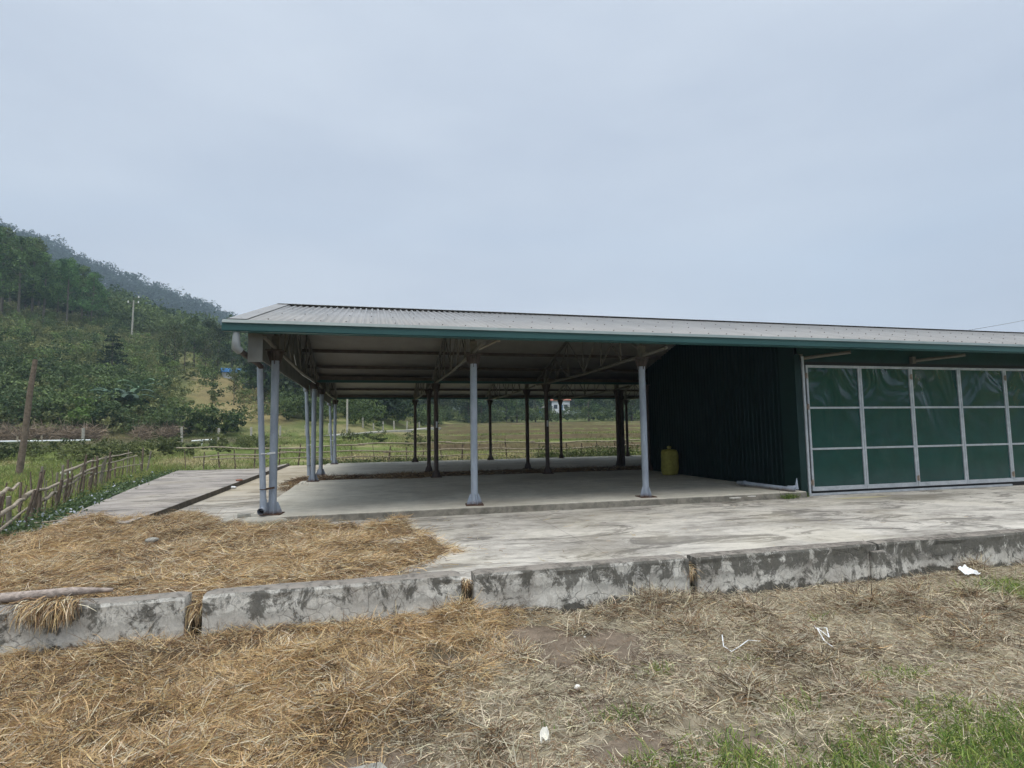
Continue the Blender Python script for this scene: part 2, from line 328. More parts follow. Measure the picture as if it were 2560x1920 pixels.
# ------------------------------------------------------------------ terrain
def u_of(x, y):
    a = np.arctan2(x, np.maximum(y, 1e-6)); a = np.where(y <= 0, np.sign(x)*1.5, a)
    return 1280+FPX*np.tan(np.clip(a-YAW, -1.25, 1.25))
UU = [-2500, -400, 0, 320, 600, 850, 1100, 1400, 1800, 4000]
def slope(u): return np.interp(u, UU, [.25, .33, .306, .27, .205, .125, .08, .05, .045, .04])
def far_e(u): return np.interp(u, [-3000, -600, 0, 127, 214, 292, 411, 506, 602, 760, 1000, 1400, 5000], [.31, .31, .250, .235, .219, .206, .191, .175, .150, .11, .08, .06, .05])
def terr(x, y):
    x = np.asarray(x, float); y = np.asarray(y, float); R = np.hypot(x, y); u = u_of(x, y); front = sstep(-5, 15, y)
    z = .9*sstep(27, 46, R)+1.25*sstep(46, 80, R)
    mid = sstep(900, 1150, u)
    # terraces in the valley floor
    zt = np.maximum(np.clip((R-30)/85, 0, 1)*3.6+.5*(fbm(x*.02, y*.05, 3)-.5)*sstep(30, 42, R), 0)
    st = .6; q = zt/st; fr = q-np.floor(q); zt2 = (np.floor(q)+sstep(.90, 1.0, fr))*st
    z = z*(1-mid)+zt2*mid
    s = slope(u)*(1+.25*(fbm(x*.012, y*.012, 9)-.5))
    r1 = np.interp(u, [900, 1150], [60, 108])
    h = np.maximum(R-r1, 0); rise = s*h*(1-.5*sstep(150, 235, h+r1)*sstep(230, 420, u)-.5*sstep(170, 230, h+r1)*(1-sstep(230, 420, u)))
    rise = np.where(h > 0, rise+1.6*(fbm(x*.05, y*.05, 5)-.5)*sstep(0, 25, h), 0)
    z = z+rise
    z240 = z
    fe = far_e(u); zf = 1.65+fe*620*(1+.03*(fbm(u*.02, u*0+3, 31)-.5))
    t = sstep(330, 620, R); z = z240*(1-t)+np.maximum(zf, z240)*t
    z = np.where(R > 620, z*np.clip(1-(R-620)/400, .15, 1), z)
    z = z*front
    z = z+np.where(R < 27, .05*(fbm(x*.9, y*.9, 21)-.5)*sstep(0, 1.5, R)-.045*(1-sstep(5.5, 9., R)), 0)
    return z
def T(x, y): return float(terr(np.array([x]), np.array([y]))[0])
def place(u, R):
    d = ray(u, 1080); d = d/np.hypot(d[0], d[1]); x, y = d[0]*R, d[1]*R; return (x, y, T(x, y))

def field_color(x, y):
    R = np.hypot(x, y); u = u_of(x, y)
    n1 = fbm(x*.15, y*.15, 40)[:, None]; n2 = fbm(x*.6, y*.6, 41)[:, None]; n3 = fbm(x*.04, y*.09, 42)[:, None]
    dirt = np.array([.17, .13, .095]); dirt2 = np.array([.26, .215, .165])
    g1 = np.array([.10, .15, .035]); g2 = np.array([.20, .225, .07]); g3 = np.array([.29, .255, .13]); gd = np.array([.055, .075, .03])
    near = dirt*(1-n2)+dirt2*n2
    field = g1*(1-n1)+g2*n1; m = sstep(.5, .68, n2*.5+n3*.5); field = field*(1-m)+g3*m
    k = sstep(7, 13, R)[:, None]; c = near*(1-k)+field*k
    # brown bunds (risers) in the terraced part
    mid = sstep(900, 1150, u); zt = np.maximum(np.clip((R-30)/85, 0, 1)*3.6+.5*(fbm(x*.02, y*.05, 3)-.5)*sstep(30, 42, R), 0); fr = zt/.6-np.floor(zt/.6)
    m = (sstep(.72, .84, fr)*mid*(R > 31)*(R < 112)*(.6+.5*fbm(x*.1, y*.3, 55)))[:, None]; c = c*(1-m)+np.array([.115, .085, .05])*m
    m = (sstep(.0, .2, fr)*(1-sstep(.25, .5, fr))*mid*(R > 31)*(R < 110)*fbm(x*.07, y*.2, 56))[:, None]*.7; c = c*(1-m)+np.array([.34, .28, .14])*m
    # bare grey field at the left below the hill
    m = (sstep(43, 47, R)*(1-sstep(57, 61, R))*(1-sstep(560, 760, u)))[:, None]*.8*(.5+.5*n1); c = c*(1-m)+np.array([.15, .125, .09])*m
    # hillside: scrub green with gold grass
    hill = sstep(58, 66, R)*(1-sstep(700, 1000, u)); hill = np.maximum(hill, sstep(106, 112, R))[:, None]
    gold = (sstep(430, 520, u)*(1-sstep(700, 760, u))*sstep(62, 70, R)*(1-sstep(98, 110, R)))[:, None]
    gold = np.clip(gold*(.55+.9*n1), 0, 1); sc = np.array([.085, .115, .042])*(1-n2)+np.array([.19, .21, .075])*n2
    gg = sstep(.50, .66, n1*.6+n2*.4)*.6; sc = sc*(1-gg)+np.array([.24, .215, .095])*gg
    sc = sc*(1-gold)+(np.array([.24, .20, .095])*(1-n2)+np.array([.33, .27, .13])*n2)*gold
    c = c*(1-hill)+sc*hill
    m = sstep(125, 150, R)[:, None]; c = c*(1-m)+gd*.8*m
    return c
az = np.concatenate([np.linspace(-180, -75, 22)[:-1], np.linspace(-75, -34, 28)[:-1], np.linspace(-34, 60, 420)[:-1], np.linspace(60, 180, 40)])
rr = np.concatenate([[0.0, .6, 1.2], np.arange(1.6, 8, .12), np.arange(8, 28, .4), np.arange(28, 115, .42), np.arange(115, 260, 3.), np.arange(260, 640, 8.), np.array([660, 700, 760, 820])])
A, RR = np.meshgrid(np.radians(az), rr); gx = (np.sin(A)*RR).ravel(); gy = (np.cos(A)*RR).ravel(); gz = terr(gx, gy)
na, nr = len(az), len(rr); i, j = np.meshgrid(np.arange(nr-1), np.arange(na-1), indexing='ij'); a0 = (i*na+j).ravel()
Fq = np.stack([a0, a0+1, a0+na+1, a0+na], 1)[:, ::-1]
def ground_mat():
    k = NM('ground'); a = k.n('ShaderNodeAttribute', attribute_name='Col').outputs['Color']
    n = k.noise(9, 6, .7); n2 = k.noise(60, 3, .6); n3 = k.noise(1.7, 5, .65)
    c = k.mix(.8, a, k.ramp(n, [(.3, .55), (.7, 1.35)]), 'MULTIPLY'); c = k.mix(.5, c, k.ramp(n2, [(.3, .5), (.7, 1.3)]), 'MULTIPLY')
    c = k.mix(.5, c, k.ramp(n3, [(.35, .65), (.65, 1.25)]), 'MULTIPLY')
    k.bump(k.math('ADD', n, k.math('MULTIPLY', n2, .3)), .6, .03); return k.done(c, .95, 0, .1)
MT['ground'] = ground_mat()
gcol = field_color(gx, gy)
o = npmesh('ground', np.stack([gx, gy, gz], 1), Fq, MT['ground'], gcol, smooth=True); tag(o, kind='structure')

# ------------------------------------------------------------------ yard, slabs, path
YZ, SZ = .23, .35
def noisy_outline(pts, step=.12, amp=.02, seed=0):
    out = []
    for i in range(len(pts)):
        p = np.array(pts[i], float); q = np.array(pts[(i+1) % len(pts)], float); n = max(1, int(np.linalg.norm(q-p)/step)); d = (q-p)/max(1e-6, np.linalg.norm(q-p)); nn = np.array([-d[1], d[0]])
        for k in range(n):
            c = p+(q-p)*k/n; out.append(tuple(c+nn*amp*2*(fbm(np.array([c[0]*2.5]), np.array([c[1]*2.5]), seed)[0]-.5)))
    return out
b = MB(); b.prism([(-7.4, 5.235), (40, 5.235), (40, 16.3), (40, 26.4), (-3.6, 26.4), (-3.6, 10), (-4.9, 10), (-5.6, 8.6), (-7.5, 7.4), (-7.5, 5.235)], -.3, YZ)
o = b.build('yard', MT['yard_concrete']); tag(o, kind='structure')
# yard retaining face behind the low wall (dark, mossy in the gaps)
b = MB(); b.box((-7.4, 5.21, -.25), (30, 5.234, YZ-.01)); o = b.build('yard_edge', MT['dark_moss']); tag(o, kind='structure')
def slab(name, x0, x1, y0, y1):
    b = MB(); pts = noisy_outline([(x0, y0), (x1, y0), (x1, y1), (x0, y1)], .15, .022, 3); b.prism(pts, .1, SZ)
    o = b.build(name, MT['slab_concrete'], bevel=.018); tag(o, kind='structure'); return o
slab('floor_slab', -1.92, 8.4, 9.47, 16.25); slab('floor_slab', -1.92, 24., 17.95, 24.95)
b = MB(); pts = noisy_outline([(-3.62, 9.7), (-3.62, 26.3), (-4.2, 22.9), (-7.05, 23.), (-5.6, 14.4), (-4.9, 10.75), (-4.65, 9.7)], .25, .03, 8)
b.prism(pts, -.1, SZ-.01); o = b.build('raised_path', MT['path_concrete'], bevel=.012); tag(o, kind='structure')
b = MB(); b.box((-3.615, 9.75, YZ-.05), (-3.605, 26.2, SZ-.012)); o = b.build('path_kerb_face', MT['kerb_face']); tag(o, kind='structure')
# rounded concrete apron at the slab's near corner, mossy side
def lump(name, cx, cy, rx, ry, z0, z1, m, seed=1, n=40, parent=None, rings=5, pw=.5):
    vs = []; fs = []
    for r in range(rings+1):
        t = r/rings
        for k in range(n):
            a = 2*math.pi*k/n; w_ = 1+.16*(fbm(np.array([math.cos(a)*1.5+seed]), np.array([math.sin(a)*1.5]), seed)[0]-.5)*2
            s_ = (1-t**3)**.5 if t < 1 else 0
            s_ = math.cos(t*math.pi/2)**pw
            vs.append((cx+math.cos(a)*rx*w_*s_, cy+math.sin(a)*ry*w_*s_, z0+(z1-z0)*math.sin(t*math.pi/2)))
    for r in range(rings):
        for k in range(n): a = r*n+k; b_ = r*n+(k+1) % n; fs.append((a, b_, b_+n, a+n))
    B = MB(); B.add(vs, fs, 0, True); return B.build(name, m, parent)
def moss_mat():
    k = NM('moss_concrete'); up = k.xyz(k.geo.outputs['Normal'])[2]; n = k.noise(7, 6, .7); n2 = k.noise(2.4, 4)
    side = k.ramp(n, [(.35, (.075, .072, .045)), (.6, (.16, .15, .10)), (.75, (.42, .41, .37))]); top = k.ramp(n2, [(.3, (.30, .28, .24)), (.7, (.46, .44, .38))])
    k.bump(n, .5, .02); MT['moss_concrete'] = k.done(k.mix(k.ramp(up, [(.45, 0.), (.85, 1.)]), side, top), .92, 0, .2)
moss_mat()
o = lump('concrete_footing', -1.78, 9.72, .60, .42, .16, SZ+.006, MT['moss_concrete'], 4, pw=.28); tag(o, 'low rounded mossy concrete footing under the end column beside the straw', 'footing')

# ------------------------------------------------------------------ low retaining wall pieces
def wall_piece(x0, x1, label, seed):
    nx = int((x1-x0)/.06); xs = np.linspace(x0, x1, nx+1); y0, y1 = 5.02, 5.2
    prof = [(y0-.015, -.12), (y0, .05), (y0, .2), (y0, .3), (y0-.004, .345), (y0+.004, .368), (y0+.06, .378), (y1-.05, .376), (y1, .37), (y1, .2), (y1, -.12)]
    V = []
    for x in xs:
        for k, (yy, zz) in enumerate(prof):
            n_ = (fbm(np.array([x*4+k]), np.array([zz*6+seed]), seed, 3)[0]-.5); e_ = min(x-x0, x1-x)
            V.append((x+(n_*.02 if 0 < e_ else 0), yy+n_*.022+(.02*max(0, 1-e_/.04)), zz+n_*.014-(.018*max(0, 1-e_/.05) if zz > .3 else 0)))
    P = len(prof); fs = []
    for i in range(nx):
        for k in range(P-1): a = i*P+k; fs.append((a, a+P, a+P+1, a+1))
    B = MB(); B.add(V, fs, 0, False); B.add(V[:P], [tuple(range(P))]); B.add(V[-P:], [tuple(range(P))[::-1]])
    o = B.build('low_wall', MT['old_plaster']); tag(o, label, 'low wall', 'plastered low wall pieces along the yard edge'); return o
wall_piece(-7.4, -1.455, 'cracked pale low wall piece at the left with straw hanging over its top', 1)
wall_piece(-1.325, .765, 'cracked low wall piece between the straw filled gap and the mouldy gap, darker at its right end', 2)
wall_piece(.885, 3.04, 'low wall piece in the middle with large dark stains around pale plaster', 3)
wall_piece(3.125, 5.33, 'blackened low wall piece with a dark horizontal band, right of the straw stuffed gap', 4)
wall_piece(5.365, 12.5, 'long dark low wall piece at the far right beside the white plastic scrap', 5)
b = MB(); b.box((5.20, 4.955, -.1), (5.36, 5.015, .30)); o = b.build('wall_buttress', MT['old_plaster'], bevel=.015); tag(o, 'dark narrow stub standing against the low wall joint at the right', 'wall stub')

# ------------------------------------------------------------------ the two sheds
X0, BAY = -1.59, 3.3177
ZE, ZR, RUN = 3.30, 4.46, 4.14
def gen_column(cm='column_paint'):
    c = MB(); c.tube([(0, 0, .02), (0, 0, 2.62)], .062, 16)
    col = c.build('column', MT[cm])
    g = MB(); g.box((-.155, -.155, 0), (.155, .155, .014)); o1 = g.build('base_plate', MT['rust'], col)
    g = MB()
    for a in (45, 135, 225, 315) if False else (0, 90, 180, 270):
        ca, sa = math.cos(R_(a+20)), math.sin(R_(a+20)); t = .004
        pr = [(.058, .014), (.145, .014), (.14, .05), (.085, .19), (.058, .20)]
        vs = []
        for s_ in (-t, t):
            for r_, z_ in pr: vs.append((ca*r_-sa*s_, sa*r_+ca*s_, z_))
        g.add(vs, [tuple(range(5))[::-1], tuple(range(5, 10))]+[(q, (q+1) % 5, (q+1) % 5+5, q+5) for q in range(5)])
    g.build('base_gusset', MT[cm], col)
    g = MB()
    for a in (0, 90, 180, 270):
        ca, sa = math.cos(R_(a)), math.sin(R_(a)); t = .005; pr = [(.055, 2.44), (.075, 2.44), (.13, 2.62), (.13, 2.66), (.055, 2.66)]
        vs = []
        for s_ in (-t, t):
            for r_, z_ in pr: vs.append((ca*r_-sa*s_, sa*r_+ca*s_, z_))
        g.add(vs, [tuple(range(5))[::-1], tuple(range(5, 10))]+[(q, (q+1) % 5, (q+1) % 5+5, q+5) for q in range(5)])
    g.box((-.13, -.13, 2.66), (.13, .13, 2.675)); g.tube([(0, 0, 2.5), (0, 0, 2.66)], .072, 14)
    g.build('cap_bracket', MT['dark_steel'], col)
    return col
proto_col = gen_column(); proto_dark = gen_column('shaded_column_paint')
def truss(parent, X, yr, y0=None, y1=None, end=True):
    """bottom chord, top chords and web members, in the plane x = X; ridge at yr"""
    t = MB(); ya, yb = yr-RUN+.08, yr+RUN-.1; zb = 3.055
    def zt(y): return ZR-abs(y-yr)*(ZR-ZE)/RUN-.11
    t.tube([(X, ya, zb+.03), (X, ya+1, zb), (X, yr, zb-.045), (X, yb-1, zb), (X, yb, zb+.03)], .032, 8)
    for s_ in (-1, 1): t.bar((X, yr+s_*(RUN-.05), zt(yr+RUN-.05)+.0), (X, yr, zt(yr)), .06, .05)
    ys = [yr-3.09, yr-2.16, yr-1.11, yr, yr+1.11, yr+2.16, yr+3.09]
    for y in ys: t.tube([(X, y, zb), (X, y, zt(y))], .016 if y not in (ys[0], ys[-1]) else .03, 6)
    for a, c_ in ((0, 1), (2, 1), (2, 3), (4, 3), (4, 5), (6, 5)):
        pa = (X+.02, ys[a], zb) if a % 2 == 0 and a not in (2, 4) else (X+.02, ys[a], zt(ys[a])-.03)
        if a in (0, 6): p, q = (X+.02, ys[a], zt(ys[a])-.02), (X+.02, ys[c_], zb+.02)
        else: p, q = (X+.02, ys[a], zt(ys[a])-.03), (X+.02, ys[c_], zb+.03)
        if a in (0, 6): p, q = (X+.02, ys[a], zb+.03), (X+.02, ys[c_], zt(ys[c_])-.02)
        t.bar(p, q, .022, .03)
    for a in (2, 4): t.bar((X-.02, ys[a]+.02, zb), (X-.02, ys[a-1 if a == 2 else a+1], zt(ys[a-1 if a == 2 else a+1])-.03), .022, .028)
    t.box((X-.06, yr-3.15, zb-.02), (X+.06, yr-3.03, zb+.2)); t.box((X-.06, yr+3.03, zb-.02), (X+.06, yr+3.15, zb+.2))
    o = t.build('truss', MT['steel_paint'], parent)
    return o
def roof_slope(parent, xa, xb, yr, sgn):
    """corrugated sheet: ribs run down the slope, pitch 0.125 m"""
    pitch = .125; n = int((xb-xa)/pitch); prof = [(0, 0), (.55, 0), (.66, .024), (.88, .024)]
    xs = []; hs = []
    for i in range(n):
        for px, h in prof: xs.append(xa+(i+px)*pitch); hs.append(h)
    xs = np.array(xs); hs = np.array(hs); m = len(xs)
    rows = [(yr+sgn*.03, ZR-.012), (yr+sgn*RUN, ZE)]
    V = []
    for y, z in rows: V.append(np.stack([xs, np.full(m, y), z+hs], 1))
    for y, z in rows: V.append(np.stack([xs, np.full(m, y), z+hs*0-.006], 1))
    V = np.concatenate(V); q = np.arange(m-1)
    F1 = np.stack([q, q+1, q+1+m, q+m], 1); F2 = np.stack([q+2*m, q+3*m, q+1+3*m, q+1+2*m], 1)
    F3 = np.stack([q, q+2*m, q+2*m+1, q+1], 1); F4 = np.stack([q+m, q+m+1, q+3*m+1, q+3*m], 1)
    Fa = np.concatenate([F1, F2, F3, F4]); mi = np.concatenate([np.zeros(m-1), np.ones(m-1), np.zeros(2*(m-1))])
    # screw heads along every purlin line
    sv = []; sf = []; sm = []
    for k in range(4):
        y = yr+sgn*(.25+k*1.25); z = ZR-abs(y-yr)*(ZR-ZE)/RUN+.026
        for i in range(int((xb-xa)/.375)):
            x = xa+pitch*(int(i*3)+.77); b0 = len(V)+len(sv); r_ = .008
            sv += [(x-r_, y-r_, z), (x+r_, y-r_, z), (x+r_, y+r_, z), (x-r_, y+r_, z), (x-r_, y-r_, z+.014), (x+r_, y-r_, z+.014), (x+r_, y+r_, z+.014), (x-r_, y+r_, z+.014)]
            sf += [[b0+4, b0+5, b0+6, b0+7], [b0, b0+1, b0+5, b0+4], [b0+1, b0+2, b0+6, b0+5], [b0+3, b0, b0+4, b0+7]]; sm += [2]*4
    V = np.concatenate([V, np.array(sv)]); Fa = np.concatenate([Fa, np.array(sf)]); mi = np.concatenate([mi, sm])
    return npmesh('roof_sheet', V, Fa, [MT['roof_sheet'], MT['roof_under'], MT['dark_steel']], parent=parent, midx=mi)
def shed(name, label, yr, xa, xb, ncol_front, ncol_back, trusses, front_label=None):
    root = empty(name, (X0, yr-3.09, SZ)); tag(root, label, 'shed'); off = Vector((-X0, -(yr-3.09), -SZ))
    parts = []
    def P(o): o.location = Vector(o.location)+off; parts.append(o); o.parent = root; return o
    for s_ in (-1, 1): P(roof_slope(None, xa, xb, yr, s_))
    b = MB(); 
    for s_ in (-1, 1):
        vs = [(xa-.04, yr, ZR+.05), (xb, yr, ZR+.05), (xb, yr+s_*.16, ZR+.012), (xa-.04, yr+s_*.16, ZR+.012)]
        b.add(vs+[(x, y, z-.005) for x, y, z in vs], [(0, 1, 2, 3) if s_ > 0 else (3, 2, 1, 0), (4, 5, 6, 7), (3, 2, 6, 7)])
    P(b.build('ridge_cap', MT['roof_sheet']))
    for s_ in (-1, 1):
        b = MB(); z1 = ZE+.03; d = np.array([0, s_*RUN, ZE-ZR])
        b.bar((xa+.07, yr, ZR+.034), (xa+.07, yr+s_*RUN, ZE+.034), .26, .008); b.bar((xa-.055, yr, ZR-.03), (xa-.055, yr+s_*RUN, ZE-.03), .008, .12)
        P(b.build('verge_trim', MT['roof_sheet']))
        # eave gutter: lip above, teal face below
        y = yr+s_*RUN; b = MB(); xg = xa-.10
        b.box((xg, min(y, y+s_*.12), ZE-.165), (xb, max(y, y+s_*.12), ZE-.155)); 
        yf = y+s_*.12; b.box((xg, min(yf, yf-s_*.006), ZE-.17), (xb, max(yf, yf-s_*.006), ZE-.03)); b.box((xg-.004, min(y, yf), ZE-.168), (xg, max(y, yf), ZE-.02))
        b.box((xg, min(y-s_*.02, y-s_*.012), ZE-.17), (xb, max(y-s_*.02, y-s_*.012), ZE-.02))
        g = P(b.build('gutter', MT['green_fascia'])); b = MB(); y2 = yf+s_*.022; b.add([(xg, y2, ZE-.045), (xb, y2, ZE-.045), (xb, yf-s_*.012, ZE+.004), (xg, yf-s_*.012, ZE+.004), (xg, y2-s_*.0, ZE-.052), (xb, y2, ZE-.052), (xb, yf-s_*.012, ZE-.03), (xg, yf-s_*.012, ZE-.03)],
              [(0, 1, 2, 3), (4, 5, 1, 0), (7, 6, 5, 4), (3, 2, 6, 7), (0, 3, 7, 4), (1, 5, 6, 2)])
        l_ = b.build('gutter_lip', MT['fascia_lip'], g)
    for s_ in (-1, 1):
        for k in range(4):
            y = yr+s_*(.12+k*1.06+.0); z = ZR-abs(y-yr)*(ZR-ZE)/RUN-.05
            b = MB(); b.bar((xa+.1, y, z), (xb, y, z), .045, .085); P(b.build('purlin', MT['purlin_steel']))
        y = yr+s_*(RUN-.12); b = MB(); b.bar((xa+.1, y, ZE-.06), (xb, y, ZE-.06), .05, .1); P(b.build('purlin', MT['purlin_steel']))
    for i in trusses: P(truss(None, X0+i*BAY, yr))
    for s_, idx in ((-1, ncol_front), (1, ncol_back)):
        for i in idx:
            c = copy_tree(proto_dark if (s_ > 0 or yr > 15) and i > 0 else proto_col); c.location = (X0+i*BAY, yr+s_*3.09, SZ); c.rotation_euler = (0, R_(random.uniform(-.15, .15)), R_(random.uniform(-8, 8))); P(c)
    # gable cladding at the left end, outside the end truss
    b = MB(); n = 46; ys = np.linspace(yr-RUN+.16, yr+RUN-.16, n*2+1); V = []; 
    for k, y in enumerate(ys):
        x = xa+.20+(.014 if k % 2 else 0); zt = ZR-abs(y-yr)*(ZR-ZE)/RUN-.02; V += [(x, y, 2.88), (x, y, zt), (x-.006, y, 2.88), (x-.006, y, zt)]
    fs = []
    for k in range(len(ys)-1): a = 4*k; fs += [(a, a+4, a+5, a+1), (a+2, a+3, a+7, a+6), (a, a+2, a+6, a+4)]
    b.add(V, fs); yF = yr-RUN+.16
    b.box((xa+.2, yF-.006, 2.72), (xa+.40, yF, 3.16)); b.box((xa+.194, yF-.006, 2.72), (xa+.2, yF+.16, 3.16))
    b.box((xa+.205, yr-RUN+.17, 2.86), (xa+.225, yr+RUN-.2, 2.90))
    P(b.build('gable_cladding', MT['gable'] if 'gable' in MT else MT['steel_paint']))
    # downpipes
    for s_ in (-1, 1):
        if name == 'front_shed' or s_ > 0:
            y = yr+s_*3.09; yo = yr+s_*(RUN+.06); b = MB(); xp = X0-.20
            b.tube([(xp-.16, yo, ZE-.16), (xp-.16, yo, ZE-.24), (xp-.16, yo, 2.95)], [.045, .052, .055], 14)
            b.tube([(xp-.16, yo, 3.0), (xp-.16, yo, 2.90), (xp-.12, yo-s_*.06, 2.86)], [.058, .062, .058], 14)
            d1 = P(b.build('gutter_outlet', MT['pale_pvc']))
            b = MB(); b.tube([(xp-.13, yo-s_*.05, 2.87), (xp-.02, y+s_*.3, 2.77), (xp, y+s_*.12, 2.73)], .042, 12); P(b.build('pipe_elbow', MT['dark_steel']))
            b = MB(); yb_ = y+s_*(.16 if s_ < 0 else .05); xq = X0-.105
            b.tube([(xp-.02, y+s_*.12, 2.78), (xp-.01, y+s_*.12, 2.5), (xq-.008, yb_, SZ+.22), (xq-.008, yb_, SZ+.16)], .047, 16)
            if s_ < 0:
                b.tube([(xq-.008, yb_, SZ+.26), (xq-.008, yb_, SZ+.09)], .053, 16)
                b.tube([(xq-.008, yb_+.03, SZ+.095), (xq-.02, yb_-.14, SZ+.085)], .053, 18, cap=False)
                b.tube([(xq-.008, yb_+.03, SZ+.095), (xq-.02, yb_-.14, SZ+.085)], .046, 18, cap=False)
            dp = P(b.build('downpipe', MT['column_paint']))
            if s_ < 0: b = MB(); b.tube([(xq-.008, yb_+.0, SZ+.095), (xq-.008, yb_-.04, SZ+.0935)], .046, 16); b.build('pipe_mouth_shade', MT['black_paint_and_shade'], dp)  # black plug stands in for the darkness inside the pipe
            for z in (SZ+.42, SZ+.98):
                b = MB(); b.tube([(xq-.01+.052*math.cos(t), yb_+.052*math.sin(t), z) for t in np.linspace(0, 2*math.pi, 17)], .006, 5)
                b.bar((xq+.03, yb_, z), (X0+.03, y-.05, z+.01), .012, .03); b.build('pipe_clamp', MT['rust'] if z < 1 else MT['white_plastic'], dp)
    return root, P, off
k = NM('gable_sheet'); n = k.noise(3, 4); MT['gable'] = k.done(k.ramp(n, [(.3, (.15, .152, .14)), (.7, (.21, .21, .195))]), .6, 0, .3)
YRA, YRB = 12.88, 21.27
XEND = 30.
A_root, PA, offA = shed('front_shed', 'long steel shed in front with pale corrugated roof, open bays and green enclosed end', YRA, -2.03, XEND, (0, 1, 2), (0, 1, 2, 3), (0, 1, 2))
# light bracket pipe stub on the second column, cable on the end truss
b = MB(); b.tube([(X0+BAY, 9.2, 3.03), (X0+BAY+.28, 8.98, 3.16)], .018, 8); b.box((X0+BAY+.25, 8.94, 3.13), (X0+BAY+.31, 9.0, 3.2)); PA(b.build('bracket_arm', MT['pale_trunk']))
b = MB(); b.tube([(X0-.1, 12.6, 3.35), (X0-.08, 12.9, 3.12), (X0-.08, 13.4, 3.05), (X0-.06, 13.9, 3.02), (X0, 14.8, 3.0), (X0+.03, 15.9, 2.99)], .009, 6); PA(b.build('wiring', MT['white_plastic']))
# paper notes on two back columns
for i in (1, 2):
    b = MB(); x = X0+i*BAY; pts = []
    for t in np.linspace(-1.9, -1.1, 6): pts.append((x+.0645*math.cos(t), YRA+3.09+.0645*math.sin(t)))
    V = [(px, py, 1.75) for px, py in pts]+[(px, py, 1.93) for px, py in pts]; b.add(V, [(q, q+1, q+7, q+6) for q in range(5)]); PA(b.build('paper_note', MT['house_white']))
    b = MB(); b.tube([(x+.07, YRA+3.05, 3.0), (x+.075, YRA+3.03, 2.4), (x+.066, YRA+3.03, 2.0)], .007, 5); PA(b.build('wiring', MT['rust']))
# enclosed end: ribbed side wall, corner trim, lintel sheet, doors
XW, YD = 8.46, 9.69
def ribbed(p0, p1, z0, ztop, pitch=.14, depth=.018, nrm=(-1, 0)):
    p0 = np.array(p0); p1 = np.array(p1); Ln = np.linalg.norm(p1-p0); n = int(Ln/pitch); V = []; fs = []
    prof = [(0, 0), (.6, 0), (.7, 1), (.9, 1)]
    for i in range(n):
        for px, h in prof:
            c = p0+(p1-p0)*((i+px)/n); V += [(c[0]+nrm[0]*h*depth, c[1]+nrm[1]*h*depth, z0), (c[0]+nrm[0]*h*depth, c[1]+nrm[1]*h*depth, ztop(c[1]))]
    V += [(p1[0], p1[1], z0), (p1[0], p1[1], ztop(p1[1]))]
    for k_ in range(len(V)//2-1): a = 2*k_; fs.append((a, a+2, a+3, a+1))
    B = MB(); B.add(V, fs); return B
ztA = lambda y: ZR-abs(y-YRA)*(ZR-ZE)/RUN-.02
simple('shaded_side_sheet', (.002, .0125, .0125), .6, .25, 2, 0, .15); PA(ribbed((XW, YD+.42), (XW, 16.1), .22, ztA).build('side_wall', MT['shaded_side_sheet']))  # green sheet darkened to paint in the shade under the roof
b = MB(); b.add([(XW-.012, YD-.02, .2), (XW-.012, YD+.43, .2), (XW-.012, YD+.43, ztA(YD+.43)), (XW-.012, YD-.02, ztA(YD-.02))], [(0, 1, 2, 3)])
b.box((XW-.014, YD-.03, .2), (XW+.145, YD-.005, 3.14)); PA(b.build('corner_trim', MT['green_sheet']))
b = MB(); b.box((XW+.14, YD+.06, 3.0), (XEND-.3, YD+.075, 3.36)); PA(b.build('lintel_sheet', MT['lintel_green']))
b = MB(); b.box((XW+.14, YD+.02, 2.945), (XEND-.3, YD+.10, 3.0)); PA(b.build('door_head_shade', MT['black_paint_and_shade']))  # black strip standing in for the dark gap over the doors
PA(ribbed((XEND-.3, 16.1), (XW, 16.1), .2, lambda y: 3.5, nrm=(0, 1)).build('rear_wall', MT['green_sheet']))
b = MB(); b.add([(XEND-.3, YD, .2), (XEND-.3, 16.1, .2), (XEND-.3, 16.1, 3.5), (XEND-.3, YRA, 4.4), (XEND-.3, YD, 3.5)], [(0, 1, 2, 3, 4)]); PA(b.build('end_wall', MT['green_sheet']))
b = MB(); b.box((XW+.155, YD-.05, .18), (XW+.205, YD+.0, 3.10)); PA(b.build('door_post', MT['door_frame']))
b = MB(); b.box((XW+.16, YD-.045, .232), (14.12, YD-.005, .278)); PA(b.build('floor_rail', MT['door_frame'], bevel=.004))
b = MB(); b.box((XW+.2, YD+.03, .2), (XEND-.3, YD+.05, .345)); PA(b.build('door_foot_shade', MT['black_paint_and_shade']))  # black strip standing in for the dark gap under the doors
for X in (X0+3*BAY+.45, X0+4*BAY+.1):
    b = MB(); b.tube([(X-.2, YD+.05, 3.06), (X+.45, 9.05, 3.12)], .035, 10); b.box((X-.24, YD-.03, 3.0), (X-.15, YD+.05, 3.15)); PA(b.build('rafter_stub', MT['steel_paint']))
